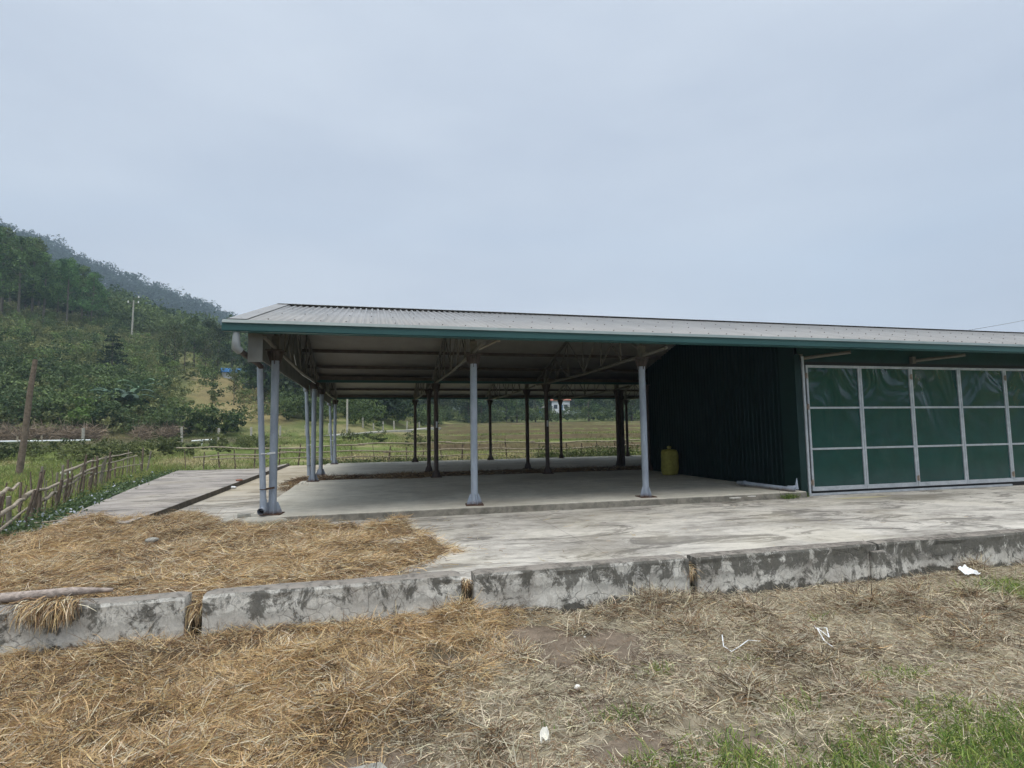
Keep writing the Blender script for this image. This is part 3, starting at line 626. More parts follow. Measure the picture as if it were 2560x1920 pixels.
# one folding door leaf, copied along the front
def door_leaf():
    root = MB(); W_ = 1.366; fr = .05; zb, zt = .325, 2.925
    root.box((0.004, -.035, zb), (fr, 0, zt)); root.box((W_-fr, -.035, zb), (W_-.004, 0, zt)); root.box((fr, -.035, zt-.055), (W_-fr, 0, zt)); root.box((fr, -.035, zb), (W_-fr, 0, zb+.085))
    for z in (1.18, 2.03): root.box((fr, -.033, z-.02), (W_-fr, -.002, z+.02))
    o = root.build('door_leaf', MT['door_frame'], bevel=.003)
    zs = (zb+.085, 1.16, 1.20, 2.01, 2.05, zt-.055)
    for a in (0, 2, 4):
        p = MB(); nx, nz = 14, 12; V = []
        for jz in range(nz+1):
            for jx in range(nx+1):
                x = fr+.002+(W_-2*fr-.004)*jx/nx; z = zs[a]+(zs[a+1]-zs[a])*jz/nz
                V.append((x, -.012, z))
        p.add(V, [(q*(nx+1)+r, q*(nx+1)+r+1, (q+1)*(nx+1)+r+1, (q+1)*(nx+1)+r) for q in range(nz) for r in range(nx)], 0, True)
        p.build('door_panel', MT['door_sheet'], o)
    return o
def hinge(z): b = MB(); b.tube([(0, -.05, z-.06), (0, -.05, z+.06)], .016, 8); b.box((-.035, -.042, z-.045), (.035, -.036, z+.045)); return b
leaf = door_leaf(); leafs = [leaf]+[copy_tree(leaf) for _ in range(14)]
for i in range(15):
    d = leafs[i]
    d.location = (8.715+i*1.366, YD, 0); PA(d)
    for z in ((.5, 1.2 if False else 2.05, 2.7) if i % 2 == 0 else ()):
        if i == 0 or z != 2.05: h = hinge(z).build('hinge', MT['hinge_steel'], d); h.location = (0, 0, 0)
# rear shed
B_root, PB, offB = shed('rear_shed', 'second open steel shed behind the front one, dark columns and pale ceiling against the fields', YRB, -2.03, XEND, tuple(range(0, 8)), tuple(range(0, 8)), tuple(range(0, 8)))
for pc in (proto_col, proto_dark):
    for ch in list(pc.children): bpy.data.objects.remove(ch)
    bpy.data.objects.remove(pc)
b = MB(); b.box((X0+3*BAY+.1, YRB-3.2, SZ), (X0+3*BAY+.2, YRB-3.0, 3.0)); PB(b.build('upright_post', MT['dark_steel']))

# ------------------------------------------------------------------ straw and litter
def pdist(px, py, poly):
    """signed distance to polygon, positive inside"""
    px = np.asarray(px, float); py = np.asarray(py, float); d = np.full(px.shape, 1e9); ins = np.zeros(px.shape, bool)
    n = len(poly)
    for i in range(n):
        x1, y1 = poly[i]; x2, y2 = poly[(i+1) % n]; ex, ey = x2-x1, y2-y1
        t = np.clip(((px-x1)*ex+(py-y1)*ey)/(ex*ex+ey*ey), 0, 1); d = np.minimum(d, np.hypot(px-x1-t*ex, py-y1-t*ey))
        c = ((y1 > py) != (y2 > py)) & (px < (x2-x1)*(py-y1)/((y2-y1) if y2 != y1 else 1e-9)+x1); ins ^= c
    return np.where(ins, d, -d)
def strands(name, px, py, pz, length, width, colors, ang=None, pitch=None, mat='straw', curl=.5, nseg=3, up=None, parent=None):
    n = len(px); ang = rng.uniform(0, 2*np.pi, n) if ang is None else ang; pitch = rng.normal(0, .18, n) if pitch is None else pitch
    L_ = length; k = rng.normal(0, curl, n); kv = rng.normal(0, curl*.45, n)
    pts = [np.stack([px, py, pz], 1)]; a = ang.copy(); p = pitch.copy()
    for s_ in range(nseg):
        d = np.stack([np.cos(a)*np.cos(p), np.sin(a)*np.cos(p), np.sin(p)], 1); pts.append(pts[-1]+d*(L_/nseg)[:, None]); a = a+k/nseg*2; p = p+kv-(.25*np.abs(p) if up is None else up)
    roll = rng.uniform(0, np.pi, n); side = np.stack([-np.sin(ang)*np.cos(roll), np.cos(ang)*np.cos(roll), np.sin(roll)], 1)
    V = np.empty((n, nseg+1, 2, 3)); 
    for i_ in range(nseg+1):
        wd = width*(1 if i_ < nseg else .35); V[:, i_, 0] = pts[i_]-side*wd[:, None]/2; V[:, i_, 1] = pts[i_]+side*wd[:, None]/2
    base = np.arange(n)[:, None]*(nseg+1)*2; F = []
    for i_ in range(nseg): F.append(np.stack([base[:, 0]+2*i_, base[:, 0]+2*i_+1, base[:, 0]+2*i_+3, base[:, 0]+2*i_+2], 1))
    C_ = np.repeat(colors, (nseg+1)*2, 0)
    return npmesh(name, V.reshape(-1, 3), np.concatenate(F), MT[mat], C_, parent)
GOLD = np.array([.66, .475, .25]); PALE = np.array([.80, .70, .50]); BROWN = np.array([.27, .175, .10]); GREY = np.array([.52, .465, .35]); DARK = np.array([.10, .072, .048])
def straw_col(n, w_):
    w_ = np.asarray(w_, float); w_ = w_/w_.sum(-1, keepdims=True) if w_.ndim > 1 else np.tile(w_/w_.sum(), (n, 1))
    cum = np.cumsum(w_, 1); r = rng.uniform(0, 1, n)[:, None]; idx = (r > cum).sum(1).clip(0, 4)
    return np.stack([GOLD, PALE, BROWN, GREY, DARK])[idx]*rng.uniform(.75, 1.2, (n, 1))*rng.uniform(.95, 1.05, (n, 3))
def field_ang(x, y, s, spread=.55):
    return fbm(x*1.9, y*1.9, s, 3)*5*np.pi+rng.normal(0, spread+.35, len(x))
YPOLY = [(-7.3, 5.28), (-.2, 5.32), (.15, 5.75), (.45, 6.1), (.95, 6.65), (.8, 6.95), (.2, 7.1), (-.05, 7.5), (.62, 7.95), (.55, 8.2), (-.2, 8.5), (-.75, 9.05), (-1.3, 9.15), (-1.6, 9.05), (-2.4, 9.2), (-2.65, 10.4), (-3.3, 11.1), (-3.6, 10.6), (-4.7, 9.6), (-5.6, 8.7), (-7.3, 7.4)]
YM = [(.55, 6.6, .35, .10), (.30, 7.98, .36, .13), (-1., 8.3, .5, .05), (-2.1, 7.2, .5, .06), (-.9, 6.4, .5, .06), (-3., 6.2, .5, .08), (-2.3, 9., .4, .06), (-.5, 7.1, .5, .05), (-3.6, 8.4, .5, .07), (-.2, 5.9, .4, .04), (-1.7, 5.7, .5, .04)]
def yard_h(x, y):
    d = pdist(x, y, YPOLY)+.30*(fbm(x*2.2, y*2.2, 61)-.5); e_ = sstep(-.02, .22, d)
    h = .015+.055*fbm(x*1.6, y*1.6, 62)+.12*np.maximum(fbm(x*3.5, y*3.5, 63, 3)-.48, 0)*2
    h = h+.12*(1-sstep(-4.2, -3.5, x)*1.)*sstep(9.2, 9.7, y)
    for mx_, my_, mr, mh in YM: h = h+1.45*mh*np.exp(-((x-mx_)**2+(y-my_)**2)/(mr*mr)*2)
    return np.where(d > -.02, h*e_, -.04), d
def base_sheet(name, x0, x1, y0, y1, st, hf, z0, label, parent=None):
    xs = np.arange(x0, x1, st); ys = np.arange(y0, y1, st); XX, YY = np.meshgrid(xs, ys); x = XX.ravel(); y = YY.ravel(); h = hf(x, y)
    nx_, ny_ = len(xs), len(ys); i_, j_ = np.meshgrid(np.arange(ny_-1), np.arange(nx_-1), indexing='ij'); a = (i_*nx_+j_).ravel()
    F = np.stack([a, a+1, a+nx_+1, a+nx_], 1); keep = (h[F] > -.03).any(1); F = F[keep]
    n_ = fbm(x*9, y*9, 77, 3)[:, None]; c = (BROWN*.55)*(1-n_)+GOLD*.5*n_  # straw tones darkened to paint the shade in gaps between strands
    o = npmesh(name, np.stack([x, y, z0(x, y)+h], 1), F, MT['straw'], c, parent, smooth=True); return o
def sample(n, x0, x1, y0, y1, dens):
    x = rng.uniform(x0, x1, n); y = rng.uniform(y0, y1, n); k_ = rng.uniform(0, 1, n) < dens(x, y); return x[k_], y[k_]
bs = base_sheet('yard_straw', -7.4, 1.4, 5.23, 11.4, .05, lambda x, y: yard_h(x, y)[0]-.012, lambda x, y: YZ+0*x, '')
tag(bs, 'golden brown straw spread thick over the left part of the concrete yard', 'straw', kind='stuff')
x, y = sample(215000, -7.3, 1.3, 5.24, 11.3, lambda x, y: sstep(-.16, .08, yard_h(x, y)[1]+rng.normal(0, .05, len(x)))*np.clip(1.35-(y-5)*.08, .4, 1))
h, d = yard_h(x, y); n = len(x); g = fbm(x*.9, y*.9, 64); g2 = fbm(x*3, y*3, 65)
wts = np.stack([.9*g+.2, .25+.0*g, .7*(1-g)+.1, .25*(1-g), 3.*np.maximum(g2-.52, 0)], 1)
o = strands('yard_straw_strands', x, y, YZ+np.maximum(h, .0)+np.abs(rng.normal(0, .014, n))+.004, rng.uniform(.06, .24, n), rng.uniform(.0025, .005, n), straw_col(n, wts), field_ang(x, y, 66), rng.normal(.03, .2, n)); o.parent = bs; tag(o, kind='stuff')
bs.name = 'yard_straw'
# foreground ground litter
FM = [(atZ(830, 1560), .30, .15), (atZ(900, 1590), .25, .07), (atZ(560, 1600), .25, .05), (atZ(1150, 1570), .26, .13), (atZ(430, 1600), .28, .12), (atZ(330, 1750), .30, .08), (atZ(700, 1660), .25, .06), (atZ(80, 1780), .25, .10), (atZ(180, 1870), .25, .08),
      (atZ(1000, 1660), .2, .05), (atZ(1630, 1530), .35, .13), (atZ(1720, 1580), .3, .08), (atZ(1960, 1645), .18, .10), (atZ(1880, 1740), .18, .10), (atZ(2130, 1750), .22, .08), (atZ(2300, 1530), .4, .05), (atZ(2450, 1600), .3, .07), (atZ(1300, 1650), .15, .07), (atZ(1250, 1860), .15, .05), (atZ(840, 1800), .2, .07)]
def g_gold(x, y):      # share of golden straw
    lim = np.interp(y, [2.3, 3.0, 3.6, 4.2, 5.0], [-.15, .05, .45, .95, 1.45]); return sstep(-.35, .35, lim-x+.5*(fbm(x*1.5, y*1.5, 81)-.5))
BARE = [(atZ(1480, 1600), .55, .45), (atZ(1330, 1575), .45, .3), (atZ(1130, 1645), .35, .18), (atZ(900, 1920), .35, .25), (atZ(1560, 1850), .25, .12), (atZ(1850, 1840), .2, .12), (atZ(2500, 1420), .7, .15), (atZ(1450, 1640), .4, .2)]
def bare(x, y):
    b_ = np.zeros(np.shape(x))
    for p_, a_, c_ in BARE: b_ = np.maximum(b_, np.exp(-(((x-p_[0])/a_)**2+((y-p_[1])/c_)**2)*1.3))
    return np.clip(b_*1.3-.5*(fbm(x*5, y*5, 83)-.4), 0, 1)
_hr = np.random.default_rng(99)
for _q in range(46):
    _x = _hr.uniform(1.3, 8.); _y = _hr.uniform(3.1, 4.95); FM.append((np.array([_x, _y, 0]), _hr.uniform(.09, .24), _hr.uniform(.03, .085)))
for _q in range(34):
    _x = _hr.uniform(-4., 1.); _y = _hr.uniform(2.6, 4.9); FM.append((np.array([_x, _y, 0]), _hr.uniform(.08, .2), _hr.uniform(.03, .08)))
def fore_h(x, y):
    g = g_gold(x, y); b_ = bare(x, y)
    h = (.02+.06*fbm(x*1.8, y*1.8, 84)+.17*np.maximum(fbm(x*4., y*4., 85, 3)-.46, 0)*2)*(.42+.58*g)
    h = h*(1-b_)-.012*b_
    for p_, mr, mh in FM: h = h+mh*.8*np.exp(-((x-p_[0])**2+(y-p_[1])**2)/(mr*mr)*2.2)
    h = np.where(y > 4.93, h*.5+.05*g, h); return h-.01*(1-g)*(h < .05)
fs_ = base_sheet('ground_straw', -5.5, 9., 1.2, 5.0, .035, lambda x, y: fore_h(x, y)-.010, terr, '')
tag(fs_, 'matted golden and grey brown straw littering the ground in front of the low wall', 'straw', kind='stuff')
def gr_dens(x, y):
    g = g_gold(x, y); dst = np.hypot(x, y); return np.clip((.45+.55*g)*(1-bare(x, y))*np.clip(1.5-dst*.11, .45, 1), .03, 1)
# colour the litter sheet: dirt where bare, brown where thin, shade between strands painted in
me = fs_.data; co = np.empty(len(me.vertices)*3, np.float32); me.vertices.foreach_get('co', co); co = co.reshape(-1, 3).astype(float)
g = g_gold(co[:, 0], co[:, 1])[:, None]; b_ = bare(co[:, 0], co[:, 1])[:, None]; n_ = fbm(co[:, 0]*14, co[:, 1]*14, 90, 3)[:, None]; n2_ = fbm(co[:, 0]*2.5, co[:, 1]*2.5, 91, 3)[:, None]
c = (BROWN*.38*(1-n_)+GOLD*.45*n_)*g+(np.array([.15, .125, .085])*(1-n_)+np.array([.42, .365, .26])*n_)*(1-g)*(.85+.6*n2_); c = c*(1-b_)+(np.array([.10, .092, .065])*(1-n_)+np.array([.24, .215, .155])*n_)*b_
p_ = atZ(1560, 1860); m = np.exp(-(((co[:, 0]-p_[0])/.3)**2+((co[:, 1]-p_[1])/.14)**2)*1.2)[:, None]*sstep(.35, .6, n_); c = c*(1-m)+np.array([.62, .54, .42])*m
c4 = np.ones((len(c), 4), np.float32); c4[:, :3] = c; me.color_attributes['Col'].data.foreach_set('color', c4.ravel())
x, y = sample(520000, -5., 8.8, 1.9, 5.0, lambda x, y: gr_dens(x, y)*((np.abs(np.arctan2(x, y)-YAW) < .80)))
n = len(x); g = g_gold(x, y); nn = fbm(x*1.4, y*1.4, 86); n3 = fbm(x*4, y*4, 87)
wts = np.stack([g*(.9*nn+.2)+.03, .20+.22*(1-g), .60*(1-nn)*g+.30*(1-g), .12*g+.80*(1-g), 3.5*np.maximum(n3-.50, 0)+.10*(1-g)], 1)
ln = rng.uniform(.05, .22, n)*(.6+.4*g)*(.7+.6*rng.uniform(0,1,n)**3); wd = rng.uniform(.0018, .0043, n)
o = strands('ground_straw_strands', x, y, terr(x, y)+fore_h(x, y)+np.abs(rng.normal(0, .012, n))+.002, ln, wd, straw_col(n, wts), field_ang(x, y, 88, .7), rng.normal(.05, .26, n), curl=.6); o.parent = fs_; tag(o, kind='stuff')
# thicker tangled tufts on the heaps
hx = []; hy = []
for p_, mr, mh in FM:
    m_ = int(5200*mr*mh*10*.55); hx.append(rng.normal(p_[0], mr*.5, m_)); hy.append(rng.normal(p_[1], mr*.42, m_))
x = np.concatenate(hx); y = np.concatenate(hy); k_ = (y < 5.0) & (y > 1.9); x = x[k_]; y = y[k_]; n = len(x); g = g_gold(x, y)
print('heap strands', n)
wts = np.stack([.9*g+.05, .25+.1*(1-g), .5-.1*g, .1+.5*(1-g), .35+0*g], 1)
o = strands('ground_straw_heaps', x, y, terr(x, y)+fore_h(x, y)-.01+np.abs(rng.normal(0, .02, n)), rng.uniform(.06, .22, n), rng.uniform(.0025, .0055, n), straw_col(n, wts), None, rng.normal(.15, .38, n), curl=.8); o.parent = fs_; tag(o, kind='stuff')
# scattered single bits on the clean concrete
x, y = sample(2600, -1, 9., 5.3, 9.4, lambda x, y: np.exp(-np.maximum(x-.3, 0)*1.1)*.9+.02); n = len(x)
o = strands('yard_straw_bits', x, y, np.full(n, YZ+.006), rng.uniform(.04, .16, n), rng.uniform(.003, .005, n), straw_col(n, [1, .5, .6, .3, .2]), None, rng.normal(0, .02, n)); o.parent = bs; tag(o, kind='stuff')
# straw hanging over the wall at the left, tufts in the gaps
def hang(name, label, cx, cy, cz, wx, n, ln, down=True, col=(1, .4, .9, .3, .4)):
    x = rng.normal(cx, wx, n); y = cy+rng.uniform(-.06, .06, n); z = cz+rng.uniform(-.02, .05, n)
    o = strands(name, x, y, z, rng.uniform(ln*.5, ln, n), rng.uniform(.003, .006, n), straw_col(n, col), rng.normal(-1.6, .5, n), rng.normal(.1, .25, n), up=.75, curl=.5)
    return o
x_ = atY(125, 1510, 5.0)[0]
o = hang('hanging_straw', '', x_, 5.05, .37, .085, 900, .26); tag(o, 'clump of wet straw hanging over the front of the left low wall piece', 'straw', kind='stuff')
o = hang('gap_straw', '', -1.39, 5.2, .22, .03, 260, .25); tag(o, 'straw tuft caught in the gap left of the second wall piece', 'straw', kind='stuff')
o = hang('gap_straw', '', 3.08, 5.17, .22, .018, 260, .20); tag(o, 'brown straw stuffed in the gap at the right wall pieces', 'straw', kind='stuff')
o = hang('gap_straw', '', .825, 5.2, .24, .02, 160, .12); tag(o, 'little straw in the gap between the stained wall pieces', 'straw', kind='stuff')
# dark rotten litter between the two slabs and the patch on the floor
def deb_h(x, y):
    d = pdist(x, y, [(-2.5, 16.5), (9, 16.15), (26, 16.2), (26, 18.), (-2, 18.)])+.25*(fbm(x*1.2, y*1.2, 95)-.5); return np.where(d > -.03, (.03+.06*fbm(x*1.5, y*1.5, 96))*sstep(-.02, .25, d), -.05)
o = base_sheet('drain_litter', -3.6, 24, 16.0, 18.2, .1, lambda x, y: deb_h(x, y), lambda x, y: YZ+.03+0*x, ''); tag(o, 'dark rotten straw filling the drain strip between the two shed floors', 'litter', kind='stuff')
x, y = sample(24000, -3.5, 14, 16.05, 18.1, lambda x, y: (deb_h(x, y) > 0)*1.); n = len(x)
o2 = strands('drain_litter_strands', x, y, YZ+.03+deb_h(x, y)+np.abs(rng.normal(0, .02, n)), rng.uniform(.1, .3, n), rng.uniform(.006, .012, n), straw_col(n, [.15, .05, 1, .2, 1.2]), None, None); o2.parent = o; tag(o2, kind='stuff')
p_ = atZ(1010, 1191, SZ)
x = rng.normal(p_[0], .42, 5000); y = rng.normal(p_[1]-.1, .38, 5000); k_ = ((x-p_[0])/.95)**2+((y-p_[1])/.8)**2 < 1; x = x[k_]; y = y[k_]; n = len(x)
o = strands('floor_straw_patch', x, y, SZ+.005+rng.uniform(0, .05, n)*np.exp(-((x-p_[0])**2+(y-p_[1])**2)*2), rng.uniform(.08, .3, n), rng.uniform(.006, .011, n), straw_col(n, [.4, .05, 1.2, .1, .8])); tag(o, 'reddish brown straw patch on the shed floor by the back columns', 'straw', kind='stuff')
x_ = -2.3; x = rng.normal(-1.95, .18, 900); y = rng.normal(15.2, .3, 900)
o = strands('yard_weed_tuft', x, y, np.full(900, YZ+.02), rng.uniform(.06, .2, 900), rng.uniform(.005, .01, 900), straw_col(900, [.4, .2, 1, .3, .8]), None, rng.normal(.5, .4, 900)); tag(o, 'small dry grass tuft beside the shed floor edge near the first back column', 'grass tuft', kind='stuff')

# ------------------------------------------------------------------ grass
G1 = np.array([.19, .30, .065]); G2 = np.array([.36, .44, .11]); G3 = np.array([.095, .155, .04]); G4 = np.array([.36, .34, .13])
def grass_col(n, dry=.12):
    r = rng.uniform(0, 1, (n, 1)); c = np.where(r < .4, G1, np.where(r < .72, G2, G3)); c = np.where(rng.uniform(0, 1, (n, 1)) < dry, G4, c); return c*rng.uniform(.75, 1.25, (n, 1))
GT = [(atZ(1640, 1670), .12, .05, .5), (atZ(1560, 1780), .15, .06, .4), (atZ(1790, 1850), .16, .08, .9), (atZ(2260, 1690), .30, .08, .6), (atZ(1860, 1650), .15, .05, .5), (atZ(2060, 1540), .1, .05, .3), (atZ(1400, 1800), .1, .05, .3), (atZ(1960, 1800), .2, .05, .35),
      (atZ(1600, 1890), .10, .05, .7), (atZ(1150, 1740), .1, .05, .12), (atZ(2580, 1480), .62, .26, 1.), (atZ(1720, 1910), .2, .06, .9), (atZ(2330, 1770), .35, .12, .6), (atZ(2000, 1760), .25, .08, .3)]
def grass_d(x, y):
    lim = np.interp(x, [.9, 1.2, 1.7, 2.2, 3.0, 3.7, 5.], [2.4, 2.6, 2.72, 2.72, 2.68, 2.62, 2.8]); d = sstep(-.10, .25, lim-y+.45*(fbm(x*3, y*3, 100)-.5))*sstep(.85, 1.3, x)
    for p_, a_, c_, s_ in GT: d = np.maximum(d, s_*np.exp(-(((x-p_[0])/a_)**2+((y-p_[1])/c_)**2)*1.2))
    return d
x, y = sample(230000, .7, 8.6, 1.9, 5.0, lambda x, y: grass_d(x, y)*(.35+.65*sstep(.35, .6, fbm(x*6, y*6, 101, 2)))); n = len(x)
print('grass', n)
o = strands('grass', x, y, terr(x, y)+rng.uniform(0, .02, n), rng.uniform(.035, .125, n)*(.6+.7*fbm(x*4, y*4, 102)), rng.uniform(.003, .0065, n), grass_col(n), None, rng.uniform(.5, 1.45, n), mat='blade', curl=.6, up=.18)
tag(o, 'short green grass growing through the litter at the lower right', 'grass', kind='stuff')
# ground cover sheet keeps the soil under the grass darker green-brown by its own colour
# weeds along the fence and field grass beyond
x = rng.uniform(-16, -3.9, 60000); y = rng.uniform(7, 30, 60000)
edge = np.interp(y, [7, 10.75, 14.4, 23., 30], [-4.75, -4.95, -5.65, -7.1, -8.6]); k_ = (x < edge) & (x > edge-6.5) & (rng.uniform(0, 1, len(x)) < .8); x = x[k_]; y = y[k_]; n = len(x)
o = strands('field_grass', x, y, terr(x, y), rng.uniform(.10, .34, n), rng.uniform(.008, .018, n), grass_col(n, .45)*.85, None, rng.uniform(.7, 1.5, n), mat='blade', curl=.4, up=.12)
tag(o, 'rough green and straw coloured grass in the field behind the stick fence', 'grass', kind='stuff')
x = rng.uniform(-45, 40, 150000); y = rng.uniform(25, 62, 150000); k_ = (np.abs(np.arctan2(x, y)-YAW) < .85) & ((y > 27.2) | (x < -4)) & (fbm(x*.25, y*.25, 110) > .36); x = x[k_]; y = y[k_]; n = len(x)
cc = field_color(x, y)*rng.uniform(.8, 1.7, (n, 1)); o = strands('far_field_grass', x, y, terr(x, y)-.02, rng.uniform(.12, .32, n), rng.uniform(.02, .04, n), cc, None, rng.uniform(.6, 1.5, n), mat='blade', curl=.4, nseg=2)
tag(o, 'stubble and grass of the farm fields beyond the sheds', 'field grass', kind='stuff')

# ------------------------------------------------------------------ leaf masses
def leaf_cloud(P_, size, colors, flat=.0, squash=.7):
    """one quad per point, random orientation"""
    n = len(P_); a = rng.normal(0, 1, (n, 3)); a[:, 2] *= squash; a /= np.linalg.norm(a, axis=1)[:, None]; b_ = np.cross(a, rng.normal(0, 1, (n, 3))); b_ /= np.linalg.norm(b_, axis=1)[:, None]
    s_ = (np.broadcast_to(size, (n,))*rng.uniform(.6, 1.3, n))[:, None]
    V = np.stack([P_-a*s_*.5, P_-b_*s_*.28+a*s_*.05, P_+a*s_*.5, P_+b_*s_*.28-a*s_*.02], 1).reshape(-1, 3); F = np.arange(n*4).reshape(n, 4)
    return V, F, np.repeat(colors, 4, 0)
def crown_pts(blobs, per):
    out = []; 
    for (cx, cy, cz, rx, ry, rz) in blobs:
        n = max(4, int(per*(rx*ry*rz)**(2/3))); d = rng.normal(0, 1, (n, 3)); d /= np.linalg.norm(d, axis=1)[:, None]; r = rng.uniform(.35, 1.05, n)**.5
        out.append(np.stack([cx+d[:, 0]*rx*r, cy+d[:, 1]*ry*r, cz+d[:, 2]*rz*r], 1))
    return np.concatenate(out)
def leaf_cols(P_, c1, c2, sc=1.2):
    t = fbm(P_[:, 0]*sc+P_[:, 2]*.7, P_[:, 1]*sc+P_[:, 2]*sc, 120, 2)[:, None]; t = np.clip((t-.3)*2.4, 0, 1); return (np.array(c1)*(1-t)+np.array(c2)*t)*rng.uniform(.75, 1.25, (len(P_), 1))
def make_tree(kind, seed):
    random.seed(seed); B = MB(); blobs = []
    if kind == 'euc':
        H_ = 18+random.uniform(-2, 2); lean = random.uniform(-.5, .5); B.tube([(0, 0, -.5), (lean*.4, 0, H_*.35), (lean, 0, H_*.7), (lean, 0, H_*.92)], [.26, .2, .13, .04], 7)
        for k_ in range(40):
            z = H_*random.uniform(.36, 1.0); t = (z/H_-.36)/.64; r = 3.5*(1-t)**.6*random.uniform(.3, 1)+.2; a = random.uniform(0, 6.28)
            blobs.append((lean+math.cos(a)*r, math.sin(a)*r, z, random.uniform(.8, 1.5), random.uniform(.8, 1.5), random.uniform(.6, 1.1)))
            if k_ < 9: B.tube([(lean*.8, 0, z-1.6), (lean+math.cos(a)*r*.9, math.sin(a)*r*.9, z)], [.07, .02], 5)
        c1, c2, per, sz, tm = (.05, .10, .038), (.17, .27, .085), 105, .38, 'euc_trunk'
    elif kind == 'broad':
        H_ = 8.5; B.tube([(0, 0, -.5), (.1, 0, H_*.3), (0, .1, H_*.75)], [.2, .15, .05], 7)
        for k_ in range(26):
            a = random.uniform(0, 6.28); z = H_*random.uniform(.22, 1); t = z/H_; r = 2.6*math.sin(math.pi*min(1, t*.85+.12))*random.uniform(.3, 1)
            blobs.append((math.cos(a)*r, math.sin(a)*r, z, random.uniform(.7, 1.4), random.uniform(.7, 1.4), random.uniform(.6, 1.0)))
            if k_ < 8: B.tube([(0, 0, z*.6), (math.cos(a)*r*.9, math.sin(a)*r*.9, z)], [.06, .02], 5)
        c1, c2, per, sz, tm = (.035, .068, .026), (.12, .17, .055), 125, .34, 'bark'
    elif kind == 'thin':
        H_ = 8.; B.tube([(0, 0, -.5), (.1, 0, H_*.4), (.05, .1, H_*.9)], [.10, .07, .02], 6)
        for k_ in range(15):
            a = random.uniform(0, 6.28); z = H_*random.uniform(.42, 1.); r = 1.5*random.uniform(.1, 1)*(1.35-z/H_)
            blobs.append((math.cos(a)*r, math.sin(a)*r, z, random.uniform(.5, .95), random.uniform(.5, .95), random.uniform(.4, .7)))
            if k_ < 8: B.tube([(0, 0, z-.9), (math.cos(a)*r, math.sin(a)*r, z)], [.04, .015], 5)
        c1, c2, per, sz, tm = (.045, .065, .025), (.12, .145, .05), 95, .3, 'bark'
    elif kind == 'layer':   # dark tiered conical tree
        H_ = 6.2; B.tube([(0, 0, -.4), (0, 0, H_*.9)], [.14, .04], 6)
        for k_ in range(11):
            z = .9+k_*.5; r = 2.0*(1-(z/H_)**1.6)+.25
            for q in range(max(4, int(r*5))):
                a = random.uniform(0, 6.28); blobs.append((math.cos(a)*r*.72, math.sin(a)*r*.72, z-random.uniform(0, .15), .55, .55, .16))
        c1, c2, per, sz, tm = (.016, .035, .022), (.035, .065, .038), 190, .28, 'bark'
    P_ = crown_pts(blobs, per); V, F, C_ = leaf_cloud(P_, sz, leaf_cols(P_, c1, c2))
    root = empty('tree'); cr = npmesh('crown', V, F, MT['leaf'], C_, root); B.build('trunk', MT[tm], root); return root
PROT = {}
for kd in ('euc', 'broad', 'thin', 'layer'): PROT[kd] = [make_tree(kd, 11*q+len(kd)) for q in range(1 if kd == 'layer' else 3)]
used_ = set()
def plant(kind, loc, sc, label, cat, group=None, name=None, sz=1., idx=None):
    pl = PROT[kind]; p = pl[random.randrange(len(pl)) if idx is None else idx % len(pl)]
    r = p if p.name not in used_ else copy_tree(p)
    if r is p: used_.add(p.name)
    r.location = loc; r.scale = (sc*sz, sc*sz, sc); r.rotation_euler = (0, 0, random.uniform(0, 6.28)); tag(r, label, cat, group)
    if name: 
        if r is p: used_.discard(p.name)
        r.name = name
        if r is p: used_.add(r.name)
    return r
ORD = ['first', 'second', 'third', 'fourth', 'fifth', 'sixth', 'seventh', 'eighth', 'ninth', 'tenth', 'eleventh', 'twelfth', 'thirteenth', 'fourteenth', 'fifteenth', 'sixteenth', 'seventeenth', 'eighteenth', 'nineteenth', 'twentieth']
# eucalyptus stand on the upper left of the hillside
for q, (u, R, s) in enumerate([(-60, 118, .95), (-15, 124, .95), (28, 118, .90), (62, 126, .88), (92, 120, .80), (126, 127, .72), (152, 121, .75), (190, 128, .70), (212, 124, .66), (240, 131, .46)]):
    plant('euc', place(u, R), s, f'tall eucalyptus with bare trunk, {ORD[q]} from the left in the hillside front row', 'tree', 'eucalyptus trees on the hillside', 'eucalyptus_tree', idx=q)
for q, (u, R, s) in enumerate([(-90, 136, .9), (-40, 140, .86), (5, 138, .82), (45, 142, .8), (78, 139, .74), (135, 143, .62), (165, 141, .58), (205, 146, .55)]):
    plant('euc', place(u, R), s, f'eucalyptus in the back row of the hillside stand, {ORD[q]} from the left', 'tree', 'eucalyptus trees in the back row', 'eucalyptus_tree')
# loose trees in the middle of the slope
for q, (u, R, s, kd) in enumerate([(405, 100, .85, 'thin'), (428, 92, 1.0, 'thin'), (455, 100, .95, 'thin'), (478, 108, 1.0, 'broad'), (508, 98, .8, 'thin'), (540, 106, .95, 'broad'), (515, 118, .9, 'broad'), (575, 118, 1.1, 'broad'), (610, 96, 1.05, 'thin'), (640, 112, 1.1, 'broad')]):
    plant(kd, place(u, R), s, f'loose green tree on the middle slope, {ORD[q]} of the open row from the left', 'tree', 'loose trees on the middle slope', 'slope_tree')
plant('layer', place(272, 84), .95, 'dark conical tree with tiered branches below the power pole', 'tree', None, 'conical_tree')
plant('thin', place(582, 76), .55, 'small dark leafy tree alone on the golden grass slope', 'tree', None, 'small_tree')
